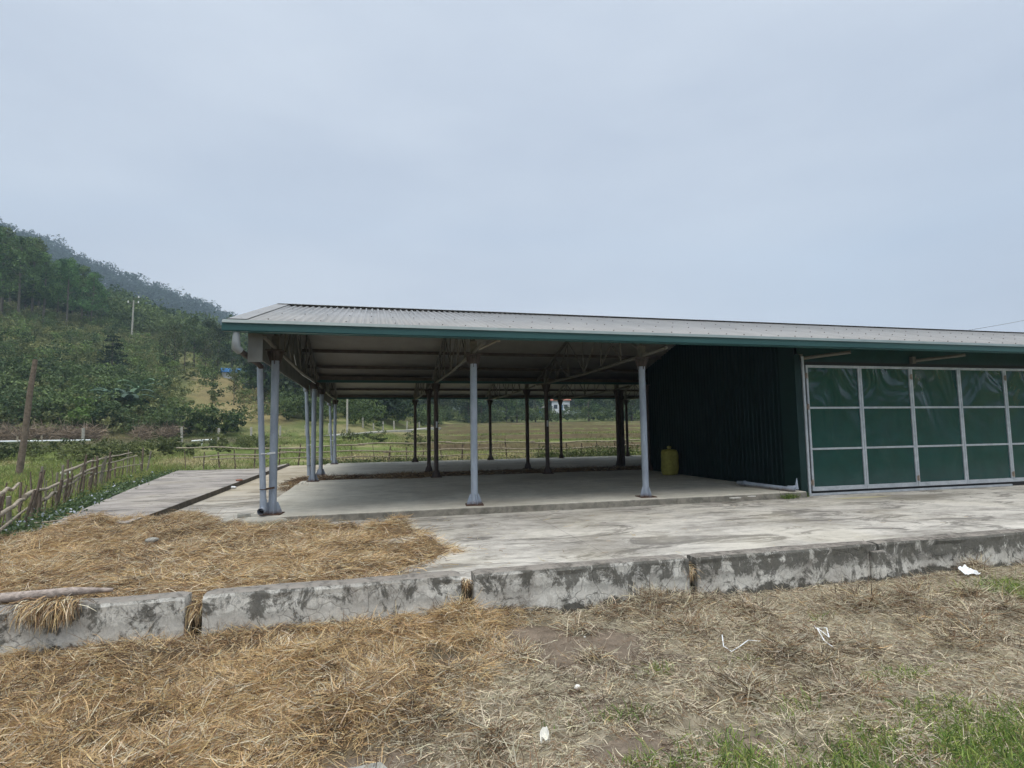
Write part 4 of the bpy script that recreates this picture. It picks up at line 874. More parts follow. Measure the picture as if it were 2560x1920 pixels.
# belt of trees behind the fields seen through the sheds
q = 0
for u in range(655, 1640, 46):
    uu = u+random.uniform(-14, 14)
    if 1350 < uu < 1450: continue
    R = (80 if u < 900 else 112)+random.uniform(-3, 5)
    plant('broad', place(uu, R), random.uniform(.8, 1.15), f'bushy tree at the field edge seen under the sheds, {ORD[min(q, 19)]} from the left', 'tree', 'bushy trees behind the fields', 'field_edge_tree', sz=1.15); q += 1
plant('broad', (37.2, 48.5, 0.), 1.25, 'tree whose top just shows over the roof at the far right', 'tree', None, 'tree_behind_roof')
# distant woods and scrub: uncountable masses
def wood(name, label, pts, hgt, per_blob, nb, size, c1, c2, rad=2.6):
    P_all = []
    for (x, y, z), hh in zip(pts, hgt):
        a = rng.uniform(0, 6.28, nb); r = rng.uniform(0, 1, nb)**.6*rad*hh/8; zz = z+hh*rng.uniform(.25, .95, nb)
        for k_ in range(nb):
            n = per_blob; d = rng.normal(0, 1, (n, 3)); d /= np.linalg.norm(d, axis=1)[:, None]; rr_ = (hh*.17)*rng.uniform(.5, 1.05, n)[:, None]
            P_all.append(np.array([x+np.cos(a[k_])*r[k_], y+np.sin(a[k_])*r[k_], zz[k_]])+d*rr_*np.array([1.1, 1.1, .75]))
    P_ = np.concatenate(P_all); per = per_blob*nb
    tint = np.repeat(rng.uniform(0, 1, len(pts)), per)[:, None]; col = (np.array(c1)*(1-tint)+np.array(c2)*tint)*rng.uniform(.7, 1.3, (len(P_), 1))
    V, F, C_ = leaf_cloud(P_, size, col, squash=.8); o = npmesh(name, V, F, MT['foliage'], C_); tag(o, label, 'wood', kind='stuff'); return o
def scatter(n, ulo, uhi, rlo, rhi, mind=0):
    out = []
    for _ in range(n):
        u = random.uniform(ulo, uhi); R = math.sqrt(random.uniform(rlo*rlo, rhi*rhi)); out.append(place(u, R))
    return out
pts = scatter(420, -300, 300, 138, 235)+scatter(300, 280, 760, 150, 200)
wood('slope_forest', 'dense mixed green forest covering the hill slope behind the loose trees', pts, rng.uniform(5, 8.5, len(pts)), 16, 14, .75, (.045, .085, .034), (.14, .20, .07))
pts = scatter(330, 250, 760, 124, 158)
wood('slope_forest', 'lower lighter green woodland on the slope around the power pole', pts, rng.uniform(4., 6.5, len(pts)), 18, 12, .5, (.05, .09, .034), (.165, .22, .07))
pts = scatter(1500, -350, 1000, 400, 640)
wood('mountain_forest', 'blue hazy forest covering the far mountain ridge', pts, rng.uniform(8, 18, len(pts)), 14, 10, 1.8, (.018, .04, .024), (.045, .085, .04), 4)
pts = [p for p in scatter(170, 640, 1000, 78, 118)+scatter(400, 620, 1700, 116, 175) if not (1325 < float(u_of(p[0], p[1])) < 1450 and math.hypot(p[0], p[1]) < 146)]
wood('valley_forest', 'deep green woodland behind the field edge trees', pts, rng.uniform(6, 10, len(pts)), 16, 12, .75, (.022, .045, .022), (.065, .10, .038))
def scrub_pts(n, ulo, uhi, rlo, rhi, thr, sd):
    o_ = []
    for p in scatter(n, ulo, uhi, rlo, rhi):
        if fbm(np.array([p[0]*.05]), np.array([p[1]*.05]), sd)[0] > thr: o_.append(p)
    return o_
pts = scrub_pts(1500, -250, 430, 60, 134, .0, 130)+scrub_pts(60, 440, 700, 63, 112, .0, 130)
wood('hill_scrub', 'rough bushes and scrub dotted over the lower hillside', pts, rng.uniform(.9, 2.6, len(pts)), 18, 9, .27, (.08, .115, .04), (.27, .28, .11), 4.6)
pts = scatter(140, -250, 430, 64, 128)+scatter(10, 430, 640, 64, 105)
wood('hill_bushes', 'rounder dark and bright bushes standing out on the lower hillside', pts, rng.uniform(1.8, 4.2, len(pts)), 34, 9, .26, (.04, .075, .03), (.19, .27, .08), 2.4)
pts = scatter(240, -250, 400, 60, 78)
wood('foot_scrub', 'dark green thicket along the foot of the hill', pts, rng.uniform(1.6, 3.6, len(pts)), 22, 12, .28, (.04, .075, .03), (.16, .22, .075), 3.4)
pts = scatter(34, 400, 600, 60, 63)+scatter(120, 680, 960, 66, 84)+scatter(220, 700, 1100, 84, 112)+scatter(190, 900, 1650, 106, 114)
wood('field_hedge', 'low hedge of bushes where the fields meet the wooded slope', pts, rng.uniform(1.2, 3.4, len(pts)), 18, 9, .30, (.035, .065, .022), (.13, .18, .055), 3.)
pts = scatter(26, 140, 420, 33.5, 38)+scatter(34, 400, 700, 36, 44)+scatter(14, 860, 1080, 44, 48)+scatter(14, -60, 130, 36, 40)
wood('ditch_bushes', 'low green and reddish bushes along the ditch behind the stick fence', pts, rng.uniform(.4, 1.1, len(pts)), 26, 10, .12, (.05, .075, .025), (.17, .19, .07), 5.5)
# bright bush beside the dark thicket
pts = [place(205, 62), place(200, 61), place(190, 60.5)]; wood('bright_bush', 'bright yellow green shrub in front of the dark thicket', pts, np.array([3.4, 2.6, 2.2]), 26, 10, .3, (.10, .17, .04), (.16, .24, .06), 2.4)
# dry pink-brown brush piles at the foot of the hill
Pb = []; 
for (ua, ub, Rb, hh) in ((-20, 60, 56, 1.5), (60, 130, 57, 1.9), (150, 255, 58, 1.7), (335, 375, 58, 1.2), (400, 450, 59, 1.4)):
    for _ in range(int((ub-ua)*9)): Pb.append(place(random.uniform(ua, ub), Rb+random.uniform(-1.2, 1.2)))
Pb = np.array(Pb); n = len(Pb)
o = strands('dry_brush', Pb[:, 0], Pb[:, 1], Pb[:, 2]+rng.uniform(0, .9, n), rng.uniform(.5, 1.5, n), rng.uniform(.02, .05, n), np.array([.30, .235, .17])*rng.uniform(.4, 1.4, (n, 1)), None, rng.normal(.35, .5, n), curl=.9); tag(o, 'heaps of dry pinkish brown brushwood at the foot of the hill', 'brushwood', kind='stuff')
# weeds with pale flowers between fence and path
x = []; y = []
for _ in range(520):
    yy = random.uniform(8.2, 23.5); e_ = np.interp(yy, [7, 10.75, 14.4, 23., 30], [-4.72, -4.9, -5.6, -7.05, -8.6]); x.append(e_-abs(random.gauss(.12, .38))); y.append(yy)
bx, by = np.array(x), np.array(y); P_ = []; C_ = []
for a_, b2 in zip(bx, by):
    n = 44; d = rng.normal(0, 1, (n, 3))*np.array([.13, .15, .10]); d[:, 2] = np.abs(d[:, 2])*1.3; P_.append(np.array([a_, b2, T(a_, b2)+.05])+d)
    fl = rng.uniform(0, 1, (n, 1)) < (.10 if fbm(np.array([a_*.8]), np.array([b2*.8]), 140)[0] > .5 else .01); c_ = np.where(fl, np.array([.55, .58, .66]), np.array([.06, .10, .045])+np.array([.07, .09, .035])*rng.uniform(0, 1, (n, 1))); C_.append(c_)
V, F, C2 = leaf_cloud(np.concatenate(P_), .065, np.concatenate(C_)); o = npmesh('verge_weeds', V, F, MT['foliage'], C2); tag(o, 'leafy weeds with pale lilac flowers between the stick fence and the raised path', 'weeds', kind='stuff')
# weeds in front of the far fence
P_ = []; C_ = []
for _ in range(150):
    a_ = random.choice([random.gauss(9, 1.2), random.gauss(12.2, 1.2), random.uniform(-3, 16), random.uniform(-3, 3)]); b2 = random.uniform(26.6, 27.8); n = 60; hh = random.uniform(.25, .7) if 7.5 < a_ < 14 else random.uniform(.12, .35)
    d = rng.normal(0, 1, (n, 3))*np.array([.22, .2, 0]); d[:, 2] = rng.uniform(0, hh, n); P_.append(np.array([a_, b2, 0.15])+d); C_.append((np.array([.06, .095, .03])+np.array([.08, .08, .03])*rng.uniform(0, 1, (n, 1))))
V, F, C2 = leaf_cloud(np.concatenate(P_), .09, np.concatenate(C_)); o = npmesh('fence_weeds', V, F, MT['foliage'], C2); tag(o, 'green weeds growing in front of the bamboo fence behind the rear shed', 'weeds', kind='stuff')
o_pts = np.array([.07, 0, 0])
# weeds at the green wall corner and pipe
def tuftlet(name, label, c, r, n, hgt, col=None):
    x = rng.normal(c[0], r, n); y = rng.normal(c[1], r*.6, n); o = strands(name, x, y, np.full(n, c[2]), rng.uniform(hgt*.4, hgt, n), rng.uniform(.006, .012, n), grass_col(n, .1)*.8, None, rng.uniform(.6, 1.5, n), mat='blade'); tag(o, label, 'weeds', kind='stuff')
tuftlet('corner_weeds', 'small green weeds in front of the end of the loose grey pipe', (7.95, 9.42, .24), .10, 160, .16); tuftlet('corner_weeds', 'little green weed at the foot of the green wall corner', (8.44, 9.55, .22), .03, 60, .16)

# banana plants
def banana(loc, h, label, nl, seed, col):
    random.seed(seed); root = empty('banana_plant', loc); tag(root, label, 'banana plant', 'banana plants at the hill foot'); B = MB(); B.tube([(0, 0, -.2), (0, 0, h*.45)], [.14, .09], 8); B.build('stem', MT['bark'], root)
    for k_ in range(nl):
        a = 6.28*k_/nl+random.uniform(-.3, .3); el = random.uniform(.7, 1.35); Ln = h*random.uniform(.55, .8); V = []; n = 9; p = Vector((0, 0, h*.42)); e_ = el
        for q in range(n):
            wd = .26*math.sin(math.pi*min(1, (q+.6)/n))**.6; sx_, sy_ = -math.sin(a), math.cos(a); V += [(p.x-sx_*wd, p.y-sy_*wd, p.z-.08), tuple(p), (p.x+sx_*wd, p.y+sy_*wd, p.z-.08)]
            p = p+Vector((math.cos(a)*math.cos(e_), math.sin(a)*math.cos(e_), math.sin(e_)))*(Ln/n); e_ -= .24
        fs = []
        for q in range(n-1): b0 = 3*q; fs += [(b0, b0+1, b0+4, b0+3), (b0+1, b0+2, b0+5, b0+4)]
        cc = np.array(col)*random.uniform(.7, 1.3); npmesh('leaf', np.array(V), np.array(fs), MT['foliage'], np.tile(cc, (len(V), 1)), root, smooth=True)
for q, (u, R, h, lb) in enumerate([(285, 66, 4.2, 'large grey green banana plant below the dark conical tree'), (318, 65, 4.6, 'banana plant with drooping leaves right of the conical tree'), (345, 68, 5., 'banana plant with two bright raised leaves'), (262, 67, 3.6, 'leftmost smaller banana plant in the dark thicket')]):
    banana(place(u, R), h, lb, 9, q, (.075, .13, .085) if q != 2 else (.13, .22, .12))

# ------------------------------------------------------------------ fences
def wob(p, q, n, amp, seed):
    out = []; p = np.array(p, float); q = np.array(q, float)
    for k_ in range(n+1):
        t = k_/n; c = p+(q-p)*t; out.append((c[0]+amp*(fbm(np.array([t*5+seed]), np.array([1.3]), seed)[0]-.5)*1.2, c[1], c[2]+amp*2*(fbm(np.array([t*6+seed]), np.array([7.1]), seed+3)[0]-.5)))
    return out
fl = [(-4.4, 7.2), (-5.1, 9.3), (-6.1, 12.), (-7.05, 15.15), (-8.67, 20.7), (-9.2, 24.), (-9.7, 27.6)]
fp = np.array(fl); seg = np.r_[0, np.cumsum(np.hypot(*np.diff(fp, axis=0).T))]
def fpos(s): return (np.interp(s, seg, fp[:, 0]), np.interp(s, seg, fp[:, 1]))
root = empty('stick_fence', (fpos(5)[0], fpos(5)[1], 0)); tag(root, 'rough fence of crooked sticks and branch rails left of the raised path', 'fence'); off = -Vector(root.location)
random.seed(5)
for s in [0.5, 1.6, 2.6, 3.4, 4.05, 4.9, 5.2, 5.75, 6.1, 6.6, 7.1, 7.5, 8.2, 8.6, 9.1, 9.7, 10.1, 10.7, 11.2, 11.8, 12.3, 12.8, 13.3, 13.8, 14.2, 14.6, 15.1, 15.6, 16.3, 17., 17.6, 18.4, 19.3, 20.1, 20.8]:
    x_, y_ = fpos(min(s, seg[-1])); hh = random.uniform(.75, 1.25); r_ = random.uniform(.02, .042); lx = random.uniform(-.06, .16)*hh; B = MB(); z0 = T(x_, y_)-.1; xo = random.uniform(-.12, .12)
    B.tube([(x_+xo, y_, z0), (x_+xo+lx*.5+random.uniform(-.02, .02), y_, z0+hh*.5), (x_+xo+lx, y_+random.uniform(-.05, .05), z0+hh)], [r_*1.1, r_, r_*.85], 7); B.build('fence_post', MT['old_timber' if random.random() < .8 else 'grey_timber'], root, loc=off)
for _q in range(38):
    s = random.uniform(.3, 21.5); x_, y_ = fpos(s); hh = random.uniform(.45, 1.05); r_ = random.uniform(.010, .022); lx = random.uniform(-.25, .25)*hh; B = MB(); z0 = T(x_, y_)-.05; xo = random.uniform(-.15, .12)
    B.tube([(x_+xo, y_, z0), (x_+xo+lx*.5+random.uniform(-.03, .03), y_, z0+hh*.5), (x_+xo+lx, y_+random.uniform(-.08, .08), z0+hh)], [r_, r_*.9, r_*.6], 5); B.build('fence_stick', MT['old_timber' if random.random() < .5 else 'grey_timber'], root, loc=off)
for s0, s1, za, zb, r_, sd in ((1.2, 4.6, .60, .62, .035, 1), (.0, 5.0, .35, .42, .024, 2), (4.1, 9.4, .66, .62, .034, 3), (5.9, 8.2, .42, .48, .032, 4), (7.9, 13.4, .50, .62, .028, 5), (8.0, 18.4, .84, 1.0, .032, 6), (9.2, 19.2, .62, .80, .028, 7), (12.0, 20.2, .45, .48, .022, 8), (1.0, 3.4, .85, .9, .03, 9)):
    pts = []; N = 12
    for k_ in range(N+1):
        t = k_/N; s = s0+(s1-s0)*t; x_, y_ = fpos(min(s, seg[-1])); w_ = (fbm(np.array([t*7+sd]), np.array([2.]), sd)[0]-.5)
        pts.append((x_+.09+w_*.05, y_, za+(zb-za)*t+w_*.14))
    B = MB(); B.tube(pts, [r_*(1.15-.5*k_/N) for k_ in range(N+1)], 7); B.build('fence_rail', MT['pale_timber'], root, loc=off)
# bamboo fence behind the rear shed
root = empty('bamboo_fence', (6, 27.9, 0)); tag(root, 'long fence of bamboo rails and thin stakes behind the rear shed', 'fence'); off = -Vector(root.location)
fy = lambda x: 27.9+.25*math.sin(x*.6)-.012*(x-4)**2*.1
x = -8.2
while x < 22:
    hh = random.uniform(.8, 1.25); r_ = random.uniform(.018, .045); B = MB(); z0 = T(x, fy(x))-.1; lx = random.uniform(-.12, .12)
    B.tube([(x, fy(x), z0), (x+lx, fy(x)+.03, z0+hh+.1)], [r_, r_*.8], 6); B.build('fence_post', MT['old_timber'], root, loc=off); x += random.uniform(.55, 1.15)
x = -8.4
for lvl, (zr, rr_) in enumerate(((1.02, .036), (.72, .034), (.48, .028))):
    x = -8.6+lvl*.7
    while x < 20:
        Ln = random.uniform(3.2, 5.2); z1 = zr+random.uniform(-.09, .09); z2 = zr+random.uniform(-.09, .09); n = 8; pts = []
        for k_ in range(n+1): t = k_/n; xx = x+Ln*t; pts.append((xx, fy(xx)-.05-.02*lvl, z1+(z2-z1)*t+.03*math.sin(t*9+x)))
        B = MB(); B.tube(pts, rr_, 6); B.build('fence_rail', MT['pale_timber'], root, loc=off); x += Ln*.93
B = MB(); x = -2.
while x < 14:
    if fbm(np.array([x*.5]), np.array([4.]), 150)[0] > .42: B.tube([(x, fy(x)-.1, .02), (x+random.uniform(-.06, .06), fy(x)-.1, random.uniform(.45, .62))], .011, 5)
    x += random.uniform(.09, .2)
for z_ in (.16, .27, .38): B.tube([(xx, fy(xx)-.12, z_+.02*math.sin(xx*3)) for xx in np.arange(-2, 14, .5)], .010, 5)
B.build('stake_lattice', MT['pale_timber'], root, loc=off)

# ------------------------------------------------------------------ poles, posts, small things
B = MB(); zb = T(-13.92, 26.84)-.2; B.tube([(-13.98, 26.84, zb), (-13.85, 26.84, 1.6), (-13.74, 26.84, 3.6), (-13.62, 26.84, 4.85)], [.125, .115, .10, .085], 12)
o = B.build('wooden_pole', MT['old_timber']); tag(o, 'tall leaning bare timber pole behind the stick fence', 'pole')
for q, (u, R, hh) in enumerate([(208, 52, 1.25), (455, 52, 1.25), (548, 54, 1.1), (628, 56, 1.1), (700, 57, 1.15), (765, 59, 1.15), (822, 61, 1.1), (868, 63, 1.1), (907, 66, 1.15), (934, 68, 1.1), (957, 70, 1.15), (985, 73, 1.1), (1017, 77, 1.1), (1048, 81, 1.1)]):
    x_, y_, z_ = place(u, R); B = MB(); B.box((-.075, -.075, -.3), (.075, .075, hh)); B.box((-.06, -.06, hh), (.06, .06, hh+.02)); o = B.build('concrete_post', MT['post_concrete'], bevel=.01, loc=(x_, y_, z_)); o.rotation_euler = (R_(random.uniform(-3, 3)), R_(random.uniform(-3, 3)), random.random())
    tag(o, f'short pale concrete post beside the far road, {ORD[q]} from the left', 'post', 'concrete posts along the far road')
# far concrete road
rd = [place(u, R) for u, R in ((815, 58), (850, 59), (900, 62), (960, 67), (1020, 73), (1060, 79), (1100, 88))]
V = []; fs = []
P3 = [np.array(p) for p in rd]; fine = []
for a, c_ in zip(P3[:-1], P3[1:]):
    for t in np.linspace(0, 1, 8)[:-1]: fine.append(a+(c_-a)*t)
zz_ = np.convolve(np.pad([T(p[0], p[1]) for p in fine], 9, mode='edge'), np.ones(19)/19, 'valid')
for k_, p in enumerate(fine):
    d = fine[min(k_+1, len(fine)-1)]-fine[max(k_-1, 0)]; nrm = np.array([-d[1], d[0], 0]); nrm /= np.linalg.norm(nrm)
    for s_ in (-1, 1):
        qx = p+nrm*s_*.85; V.append((qx[0], qx[1], zz_[k_]+.12)); V.append((qx[0], qx[1], T(qx[0], qx[1])-.3))
for k_ in range(len(fine)-1): a = 4*k_; fs += [(a, a+4, a+6, a+2), (a, a+1, a+5, a+4), (a+2, a+6, a+7, a+3)]
B = MB(); B.add(V, fs); o = B.build('road', MT['road_concrete']); tag(o, kind='structure')
# white pipe lying on two stakes in the left field
pa, pb = place(-20, 42), place(232, 44); B = MB(); B.tube([(pa[0], pa[1], pa[2]+.62), (pb[0], pb[1], pb[2]+.52)], .055, 8); r_ = empty('water_pipe', pa); B.build('pipe', MT['white_plastic'], r_, loc=-Vector(pa)); tag(r_, 'long straight white pipe carried on stakes across the left field', 'pipe')
for u in (42, 100):
    t = (u+20)/252; c_ = [pa[i_]+(pb[i_]-pa[i_])*t for i_ in range(3)]; B = MB(); B.tube([(c_[0]+.15, c_[1]-.1, T(c_[0], c_[1])-.5), (c_[0], c_[1]-.06, c_[2]+.2), (c_[0]-.05, c_[1]-.06, c_[2]+.9)], .045, 6); B.build('stake', MT['pale_timber'], r_, loc=-Vector(pa))
p_ = place(506, 44); B = MB(); B.tube([(-.65, 0, .35), (.65, 0, .42)], .05, 8); B.tube([(0, 0, -.1), (0, 0, .38)], .03, 6); o = B.build('short_pipe', MT['white_plastic'], loc=p_); tag(o, 'short length of white pipe in the field left of the shed', 'pipe')
# power pole on the slope
x_, y_, z_ = place(319, 117); ht = 8.; r_ = empty('power_pole', (x_, y_, z_)); tag(r_, 'pale concrete power pole with crossarms halfway up the hillside', 'power pole')
B = MB(); B.tube([(0, 0, 1.8), (.05, 0, ht)], [.17, .10], 10); B.build('mast', MT['post_concrete'], r_); B = MB(); B.tube([(0, 0, 1.2), (0, 0, 1.82)], .178, 10); B.build('dark_band', MT['black_paint_and_shade'], r_); B = MB(); B.tube([(0, 0, -.5), (0, 0, 1.22)], .182, 10); B.build('white_foot', MT['white_plastic'], r_)
B = MB(); B.bar((-.85, 0, ht-.5), (.85, 0, ht-.5), .09, .1); B.build('crossarm', MT['steel_paint'], r_); B = MB(); B.bar((.0, 0, ht+.35), (.85, 0, ht+.45), .07, .08); B.build('crossarm', MT['steel_paint'], r_)
for ax, azz in ((-.8, ht-.3), (.8, ht-.3), (.8, ht+.62)): B = MB(); B.tube([(ax, 0, azz-.18), (ax, 0, azz+.18)], [.12, .09], 8); B.build('insulator', MT['insulator'], r_)
# slender lamp-less pole by the far road
x_, y_, z_ = place(868, 62); B = MB(); B.tube([(0, 0, -.3), (.0, 0, 7.5)], [.11, .08], 10); o = B.build('slim_pole', MT['post_concrete'], loc=(x_, y_-.5, z_)); tag(o, 'slender pale pole by the far road seen between the left columns', 'pole')
# cable crossing the sky at the right
B = MB(); a = atY(2400, 829, 30.); c_ = atY(2700, 770, 30.); B.tube([a+(c_-a)*t+np.array([0, 0, -.1*math.sin(math.pi*t)]) for t in np.linspace(-1., 1.6, 24)], .012, 6)
pe = a-(c_-a); 
o = B.build('overhead_cable', MT['cable']); tag(o, 'thin dark cable rising to the right over the far end of the roof', 'cable')
B = MB(); B.tube([(pe[0], pe[1], -.3), (pe[0], pe[1], pe[2]+.05)], [.12, .09], 10); tag(B.build('cable_pole', MT['post_concrete']), 'pale pole behind the sheds carrying the overhead cable', 'pole')
# houses
def hut(name, label, loc, rz, w_, d_, h_, rh, wm, rm, win=True):
    r_ = empty(name, loc, rz); tag(r_, label, 'house' if win else 'shed'); B = MB(); B.box((-w_/2, -d_/2, -1), (w_/2, d_/2, h_)); B.add([(-w_/2, -d_/2, h_), (-w_/2, d_/2, h_), (-w_/2, 0, h_+rh*.9)], [(0, 1, 2)]); B.add([(w_/2, -d_/2, h_), (w_/2, d_/2, h_), (w_/2, 0, h_+rh*.9)], [(0, 2, 1)]); B.build('wall', wm, r_)
    B = MB()
    for s_ in (-1, 1): B.bar((0, s_*(d_/2+.35), h_-.1), (0, 0, h_+rh), w_+.7, .08)
    B.build('roof', rm, r_)
    if win:
        for x_ in (-w_*.3, w_*.28): B = MB(); B.box((x_-.45, -d_/2-.03, 1.1), (x_+.45, -d_/2+.02, 2.1)); B.build('window', MT['window_dark'], r_)
        B = MB(); B.box((-.4, -d_/2-.04, 0), (.45, -d_/2+.02, 2.1)); B.build('door', MT['tarp_blue'], r_)
    return r_
p_ = place(1403, 140); hut('farm_house', 'small white house with red tiled roof at the edge of the valley', (p_[0], p_[1], p_[2]+1.1), -.3, 4.4, 4, 3.2, 1.5, MT['house_white'], MT['red_tile'])
p_ = place(1345, 138); hut('farm_house', 'pale hut beside the white house, half hidden by leaves', (p_[0], p_[1], p_[2]+.2), .2, 3.2, 3, 2.2, .8, MT['pale_pvc'], MT['steel_paint'])
p_ = place(583, 104); r_ = hut('hill_hut', 'low hut with bright blue roof on the golden grass slope', (p_[0], p_[1], p_[2]+.1), .35, 3.6, 2.6, .9, .7, MT['house_white'], MT['tarp_blue'], False)
# sack by the green wall
def sack():
    V = []; fs = []; n = 26; prof = [(.0, .02), (.20, .0), (.235, .06), (.245, .2), (.235, .38), (.24, .52), (.235, .63), (.205, .69), (.07, .715), (.045, .73), (.075, .77), (.045, .80), (0, .805)]
    for q, (r, z) in enumerate(prof):
        for k_ in range(n):
            a = 2*math.pi*k_/n; e_ = (abs(math.cos(a))**3+abs(math.sin(a))**3)**(-1/3) if r > .1 else 1; w2 = 1+.10*(fbm(np.array([math.cos(a)*2+q*.5]), np.array([math.sin(a)*2+z*5]), 5)[0]-.5)*2
            V.append((math.cos(a)*r*e_*w2*1., math.sin(a)*r*e_*w2*.72, z))
    for q in range(len(prof)-1):
        for k_ in range(n): a = q*n+k_; b2 = q*n+(k_+1) % n; fs.append((a, b2, b2+n, a+n))
    B = MB(); B.add(V, fs, 0, True); return B
p_ = atZ(1677, 1187, SZ); r_ = empty('sack', (p_[0]-.02, p_[1], SZ), .25); sack().build('bag', MT['sack_yellow'], r_); B = MB(); B.tube([(.052*math.cos(t), .04*math.sin(t), .745) for t in np.linspace(0, 6.3, 17)], .007, 5); B.build('tie_string', MT['pale_timber'], r_); tag(r_, 'tied yellow woven sack standing against the dark green side wall', 'sack')
# loose pipe at the corner
B = MB(); B.tube([(7.86, 10.9, .42), (7.90, 10.75, .42), (7.905, 10.7, .42)], [.04, .05, .062], 14); B.tube([(7.905, 10.7, .42), (8.02, 9.98, .405), (8.10, 9.62, .40)], .045, 14); B.tube([(8.10, 9.62, .405), (8.14, 9.52, .41), (8.18, 9.50, .46)], [.062, .064, .03], 12); B.tube([(8.19, 9.50, .40), (8.2, 9.49, .62)], [.04, .006], 8)
o = B.build('loose_pipe', MT['column_paint']); tag(o, 'loose grey drain pipe with broken end lying at the foot of the green wall', 'pipe')
# white patch of spilled cement on the slab edge
def blob(name, label, cat, loc, s, m, seed, parts=1):
    B = MB(); n = 14; V = []; fs = []
    for q in range(7):
        t = math.pi*q/6
        for k_ in range(n):
            a = 2*math.pi*k_/n; w2 = 1+.35*(fbm(np.array([math.cos(a)*1.7+seed]), np.array([math.sin(a)*1.7+t*2]), seed)[0]-.5)*2; V.append((math.sin(t)*math.cos(a)*s[0]*w2, math.sin(t)*math.sin(a)*s[1]*w2, -math.cos(t)*s[2]+s[2]*.8))
    for q in range(6):
        for k_ in range(n): a = q*n+k_; b2 = q*n+(k_+1) % n; fs.append((a, b2, b2+n, a+n))
    B.add(V, fs, 0, True); o = B.build(name, m, loc=loc); tag(o, label, cat); return o
blob('cement_lump', 'flat white lump of spilled cement on the slab edge, left one of the pair', 'cement lump', tuple(atZ(1838, 1246, .31)), (.13, .05, .012), MT['pale_cement'], 3)
blob('cement_lump', 'smaller white lump of spilled cement on the slab edge, right one of the pair', 'cement lump', tuple(atZ(1880, 1242, .31)), (.09, .04, .012), MT['pale_cement'], 9)
p_ = atZ(1443, 1707); blob('white_stone', 'small smooth white egg shaped stone on the straw litter', 'stone', (p_[0], p_[1], fore_h(p_[0], p_[1])+T(p_[0], p_[1])+.005), (.022, .018, .017), MT['cream_shell'], 1)
p_ = atZ(1462, 1598); blob('cream_pebble', 'tiny cream pebble on the bare soil below the wall', 'stone', (p_[0], p_[1], .01), (.011, .009, .008), MT['pale_cement'], 2)
p_ = atZ(380, 1357, .3); blob('concrete_chunk', 'flat grey concrete chunk half buried in the yard straw', 'stone', (p_[0], p_[1], YZ+.075), (.08, .05, .035), MT['stone_grey'], 5)
p_ = atZ(598, 1202, SZ); blob('brick_piece', 'small broken red brick piece on the raised path', 'brick', (p_[0]-.0, p_[1], SZ-.01), (.10, .06, .035), MT['brick'], 6)
p_ = atZ(580, 1222, YZ); blob('white_litter', 'crumpled white wrapper at the foot of the kerb', 'litter', (p_[0], p_[1], YZ), (.11, .06, .04), MT['white_plastic'], 7)
p_ = atZ(163, 1189, .1); blob('white_stone', 'round white stone in the grass behind the stick fence', 'stone', (p_[0], p_[1], T(p_[0], p_[1])+.08), (.17, .14, .13), MT['cream_shell'], 8)
p_ = atZ(880, 1912); B = MB(); B.prism(noisy_outline([(-.16, -.12), (.20, -.12), (.14, .05), (-.10, .06)], .05, .04, 4), -.05, .035); o = B.build('stone_slab', MT['stone_grey'], bevel=.012, loc=(p_[0], p_[1]-.13, 0)); tag(o, 'flat grey stone slab at the bottom edge half under the straw', 'stone')
# brick under the downpipe
B = MB(); B.box((-.19, -.05, 0), (.0, .05, .055)); o = B.build('concrete_block', MT['stone_grey'], bevel=.006, loc=(-1.88, 9.62, SZ)); o.rotation_euler = (0, 0, .2); tag(o, 'small grey block beside the mouth of the downpipe', 'block')
# white plastic scrap, rag and straps
def sheet(name, label, loc, pts, m, cat, seed=1, zamp=.05):
    B = MB(); n = 8; V = []
    P4 = [np.array(p, float) for p in pts]
    for q in range(n+1):
        for r in range(n+1):
            s, t = q/n, r/n; c = P4[0]*(1-s)*(1-t)+P4[1]*s*(1-t)+P4[2]*s*t+P4[3]*(1-s)*t; z = zamp*fbm(np.array([s*3.5+seed]), np.array([t*3.5]), seed, 2)[0]; V.append((c[0], c[1], c[2]+z))
    B.add(V, [(q*(n+1)+r, (q+1)*(n+1)+r, (q+1)*(n+1)+r+1, q*(n+1)+r+1) for q in range(n) for r in range(n)], 0, False); o = B.build(name, m, loc=loc); sm = o.modifiers.new('thickness', 'SOLIDIFY'); sm.thickness = .003; tag(o, label, cat); return o
p_ = atZ(2425, 1443); sheet('plastic_scrap', 'torn white plastic sheet lying at the foot of the low wall', (p_[0], p_[1], .0), [(-.10, -.04, .02), (.12, -.03, .0), (.02, .06, .08), (-.08, .06, .06)], MT['white_plastic'], 'plastic scrap', 2, .06)
p_ = atZ(1362, 1880); sheet('white_rag', 'crumpled white torn paper on the straw near the bottom edge', (p_[0], p_[1], .02), [(-.024, -.022, .0), (.022, -.02, .015), (.025, .02, .02), (-.02, .024, .012)], MT['cream_shell'], 'paper scrap', 5, .10)
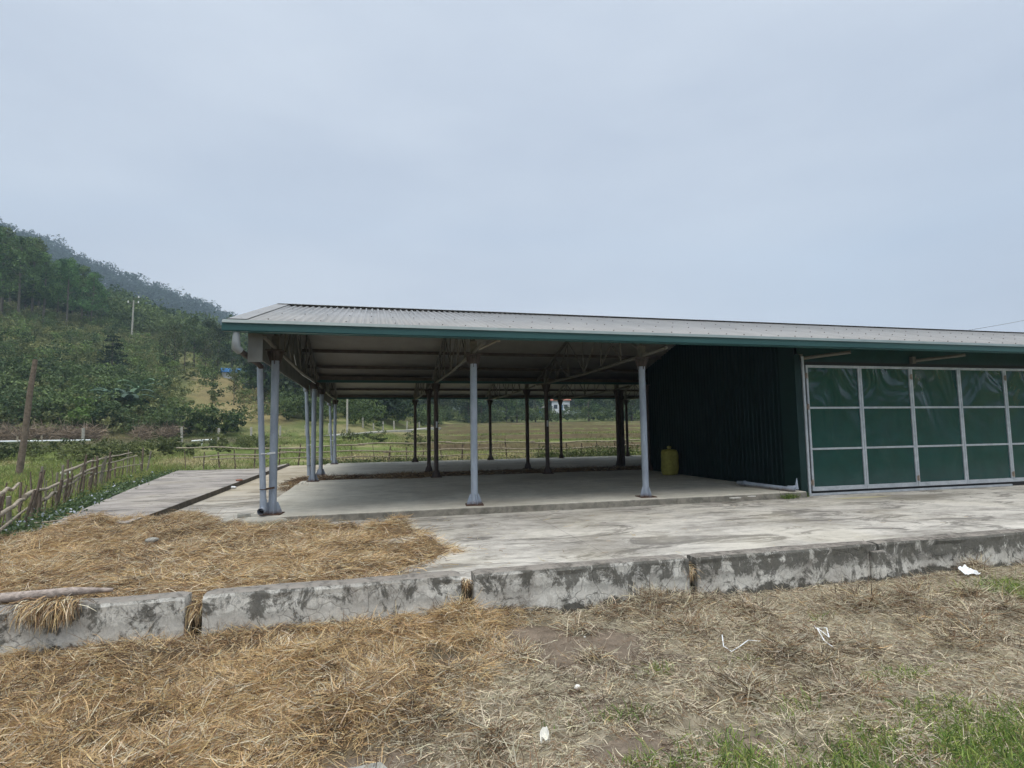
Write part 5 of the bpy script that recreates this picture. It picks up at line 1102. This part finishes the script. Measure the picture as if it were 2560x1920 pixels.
def strap(name, label, pts, wd):
    V = []; n = len(pts)
    for k_, (u, v, dz) in enumerate(pts):
        p = atZ(u, v, .07); p[2] = fore_h(p[0], p[1])+T(p[0], p[1])+.035+dz; q = Vector((0, 0, 1)); V.append(p)
    B = MB(); 
    for a, c_ in zip(V[:-1], V[1:]): B.bar(a, c_, wd, .0015)
    o = B.build(name, MT['white_plastic']); tag(o, label, 'strap')
strap('white_strap', 'folded white plastic strap standing up from the straw at the right', [(2035, 1540, 0), (2038, 1562, .02), (2066, 1561, .04), (2072, 1580, .02), (2042, 1567, .02), (2060, 1584, .01), (2083, 1598, 0)], .008)
strap('white_strap', 'curved white plastic strap lying flat left of the folded one', [(1805, 1577, 0), (1808, 1596, 0), (1828, 1608, 0), (1850, 1606, 0), (1870, 1592, .01), (1902, 1594, 0)], .007)
# bleached log on the yard edge at the left
B = MB(); B.tube([(-3.6, 5.36, .36), (-2.9, 5.38, .375), (-2.4, 5.42, .38), (-2.12, 5.46, .36)], [.045, .042, .036, .015], 9); o = B.build('split_log', MT['weathered_log']); tag(o, 'bleached split log lying on the straw behind the left wall top', 'log')
p_, q_ = atZ(85, 1318, YZ), atZ(250, 1308, YZ); B = MB(); B.tube([(p_[0], p_[1], YZ+.06), ((p_[0]+q_[0])/2, (p_[1]+q_[1])/2, YZ+.09), (q_[0], q_[1], YZ+.08)], .014, 6); o = B.build('bamboo_stick', MT['pale_timber']); tag(o, 'thin pale bamboo stick lying at the near end of the raised path', 'stick')

# ------------------------------------------------------------------ haze
HAZE = .00085
if HAZE:
    zl = -2.; B = MB(); B.box((-900, -900, zl-1), (900, 900, 330)); o = B.build('haze', None); o.data.materials.clear()
    m = bpy.data.materials.new('haze'); m.use_nodes = True; t = m.node_tree; t.nodes.clear(); out = t.nodes.new('ShaderNodeOutputMaterial'); pv = t.nodes.new('ShaderNodeVolumePrincipled')
    pv.inputs['Color'].default_value = (.62, .81, 1, 1); pv.inputs['Density'].default_value = HAZE; pv.inputs['Anisotropy'].default_value = .2; t.links.new(pv.outputs[0], out.inputs['Volume']); o.data.materials.append(m); tag(o, kind='stuff', label='thin grey blue haze in the valley air', cat='haze')
for kd, l_ in PROT.items():
    for p in l_:
        if 'label' not in p:
            for ch in list(p.children): bpy.data.objects.remove(ch)
            bpy.data.objects.remove(p)
print('terrain z max', gz.max())
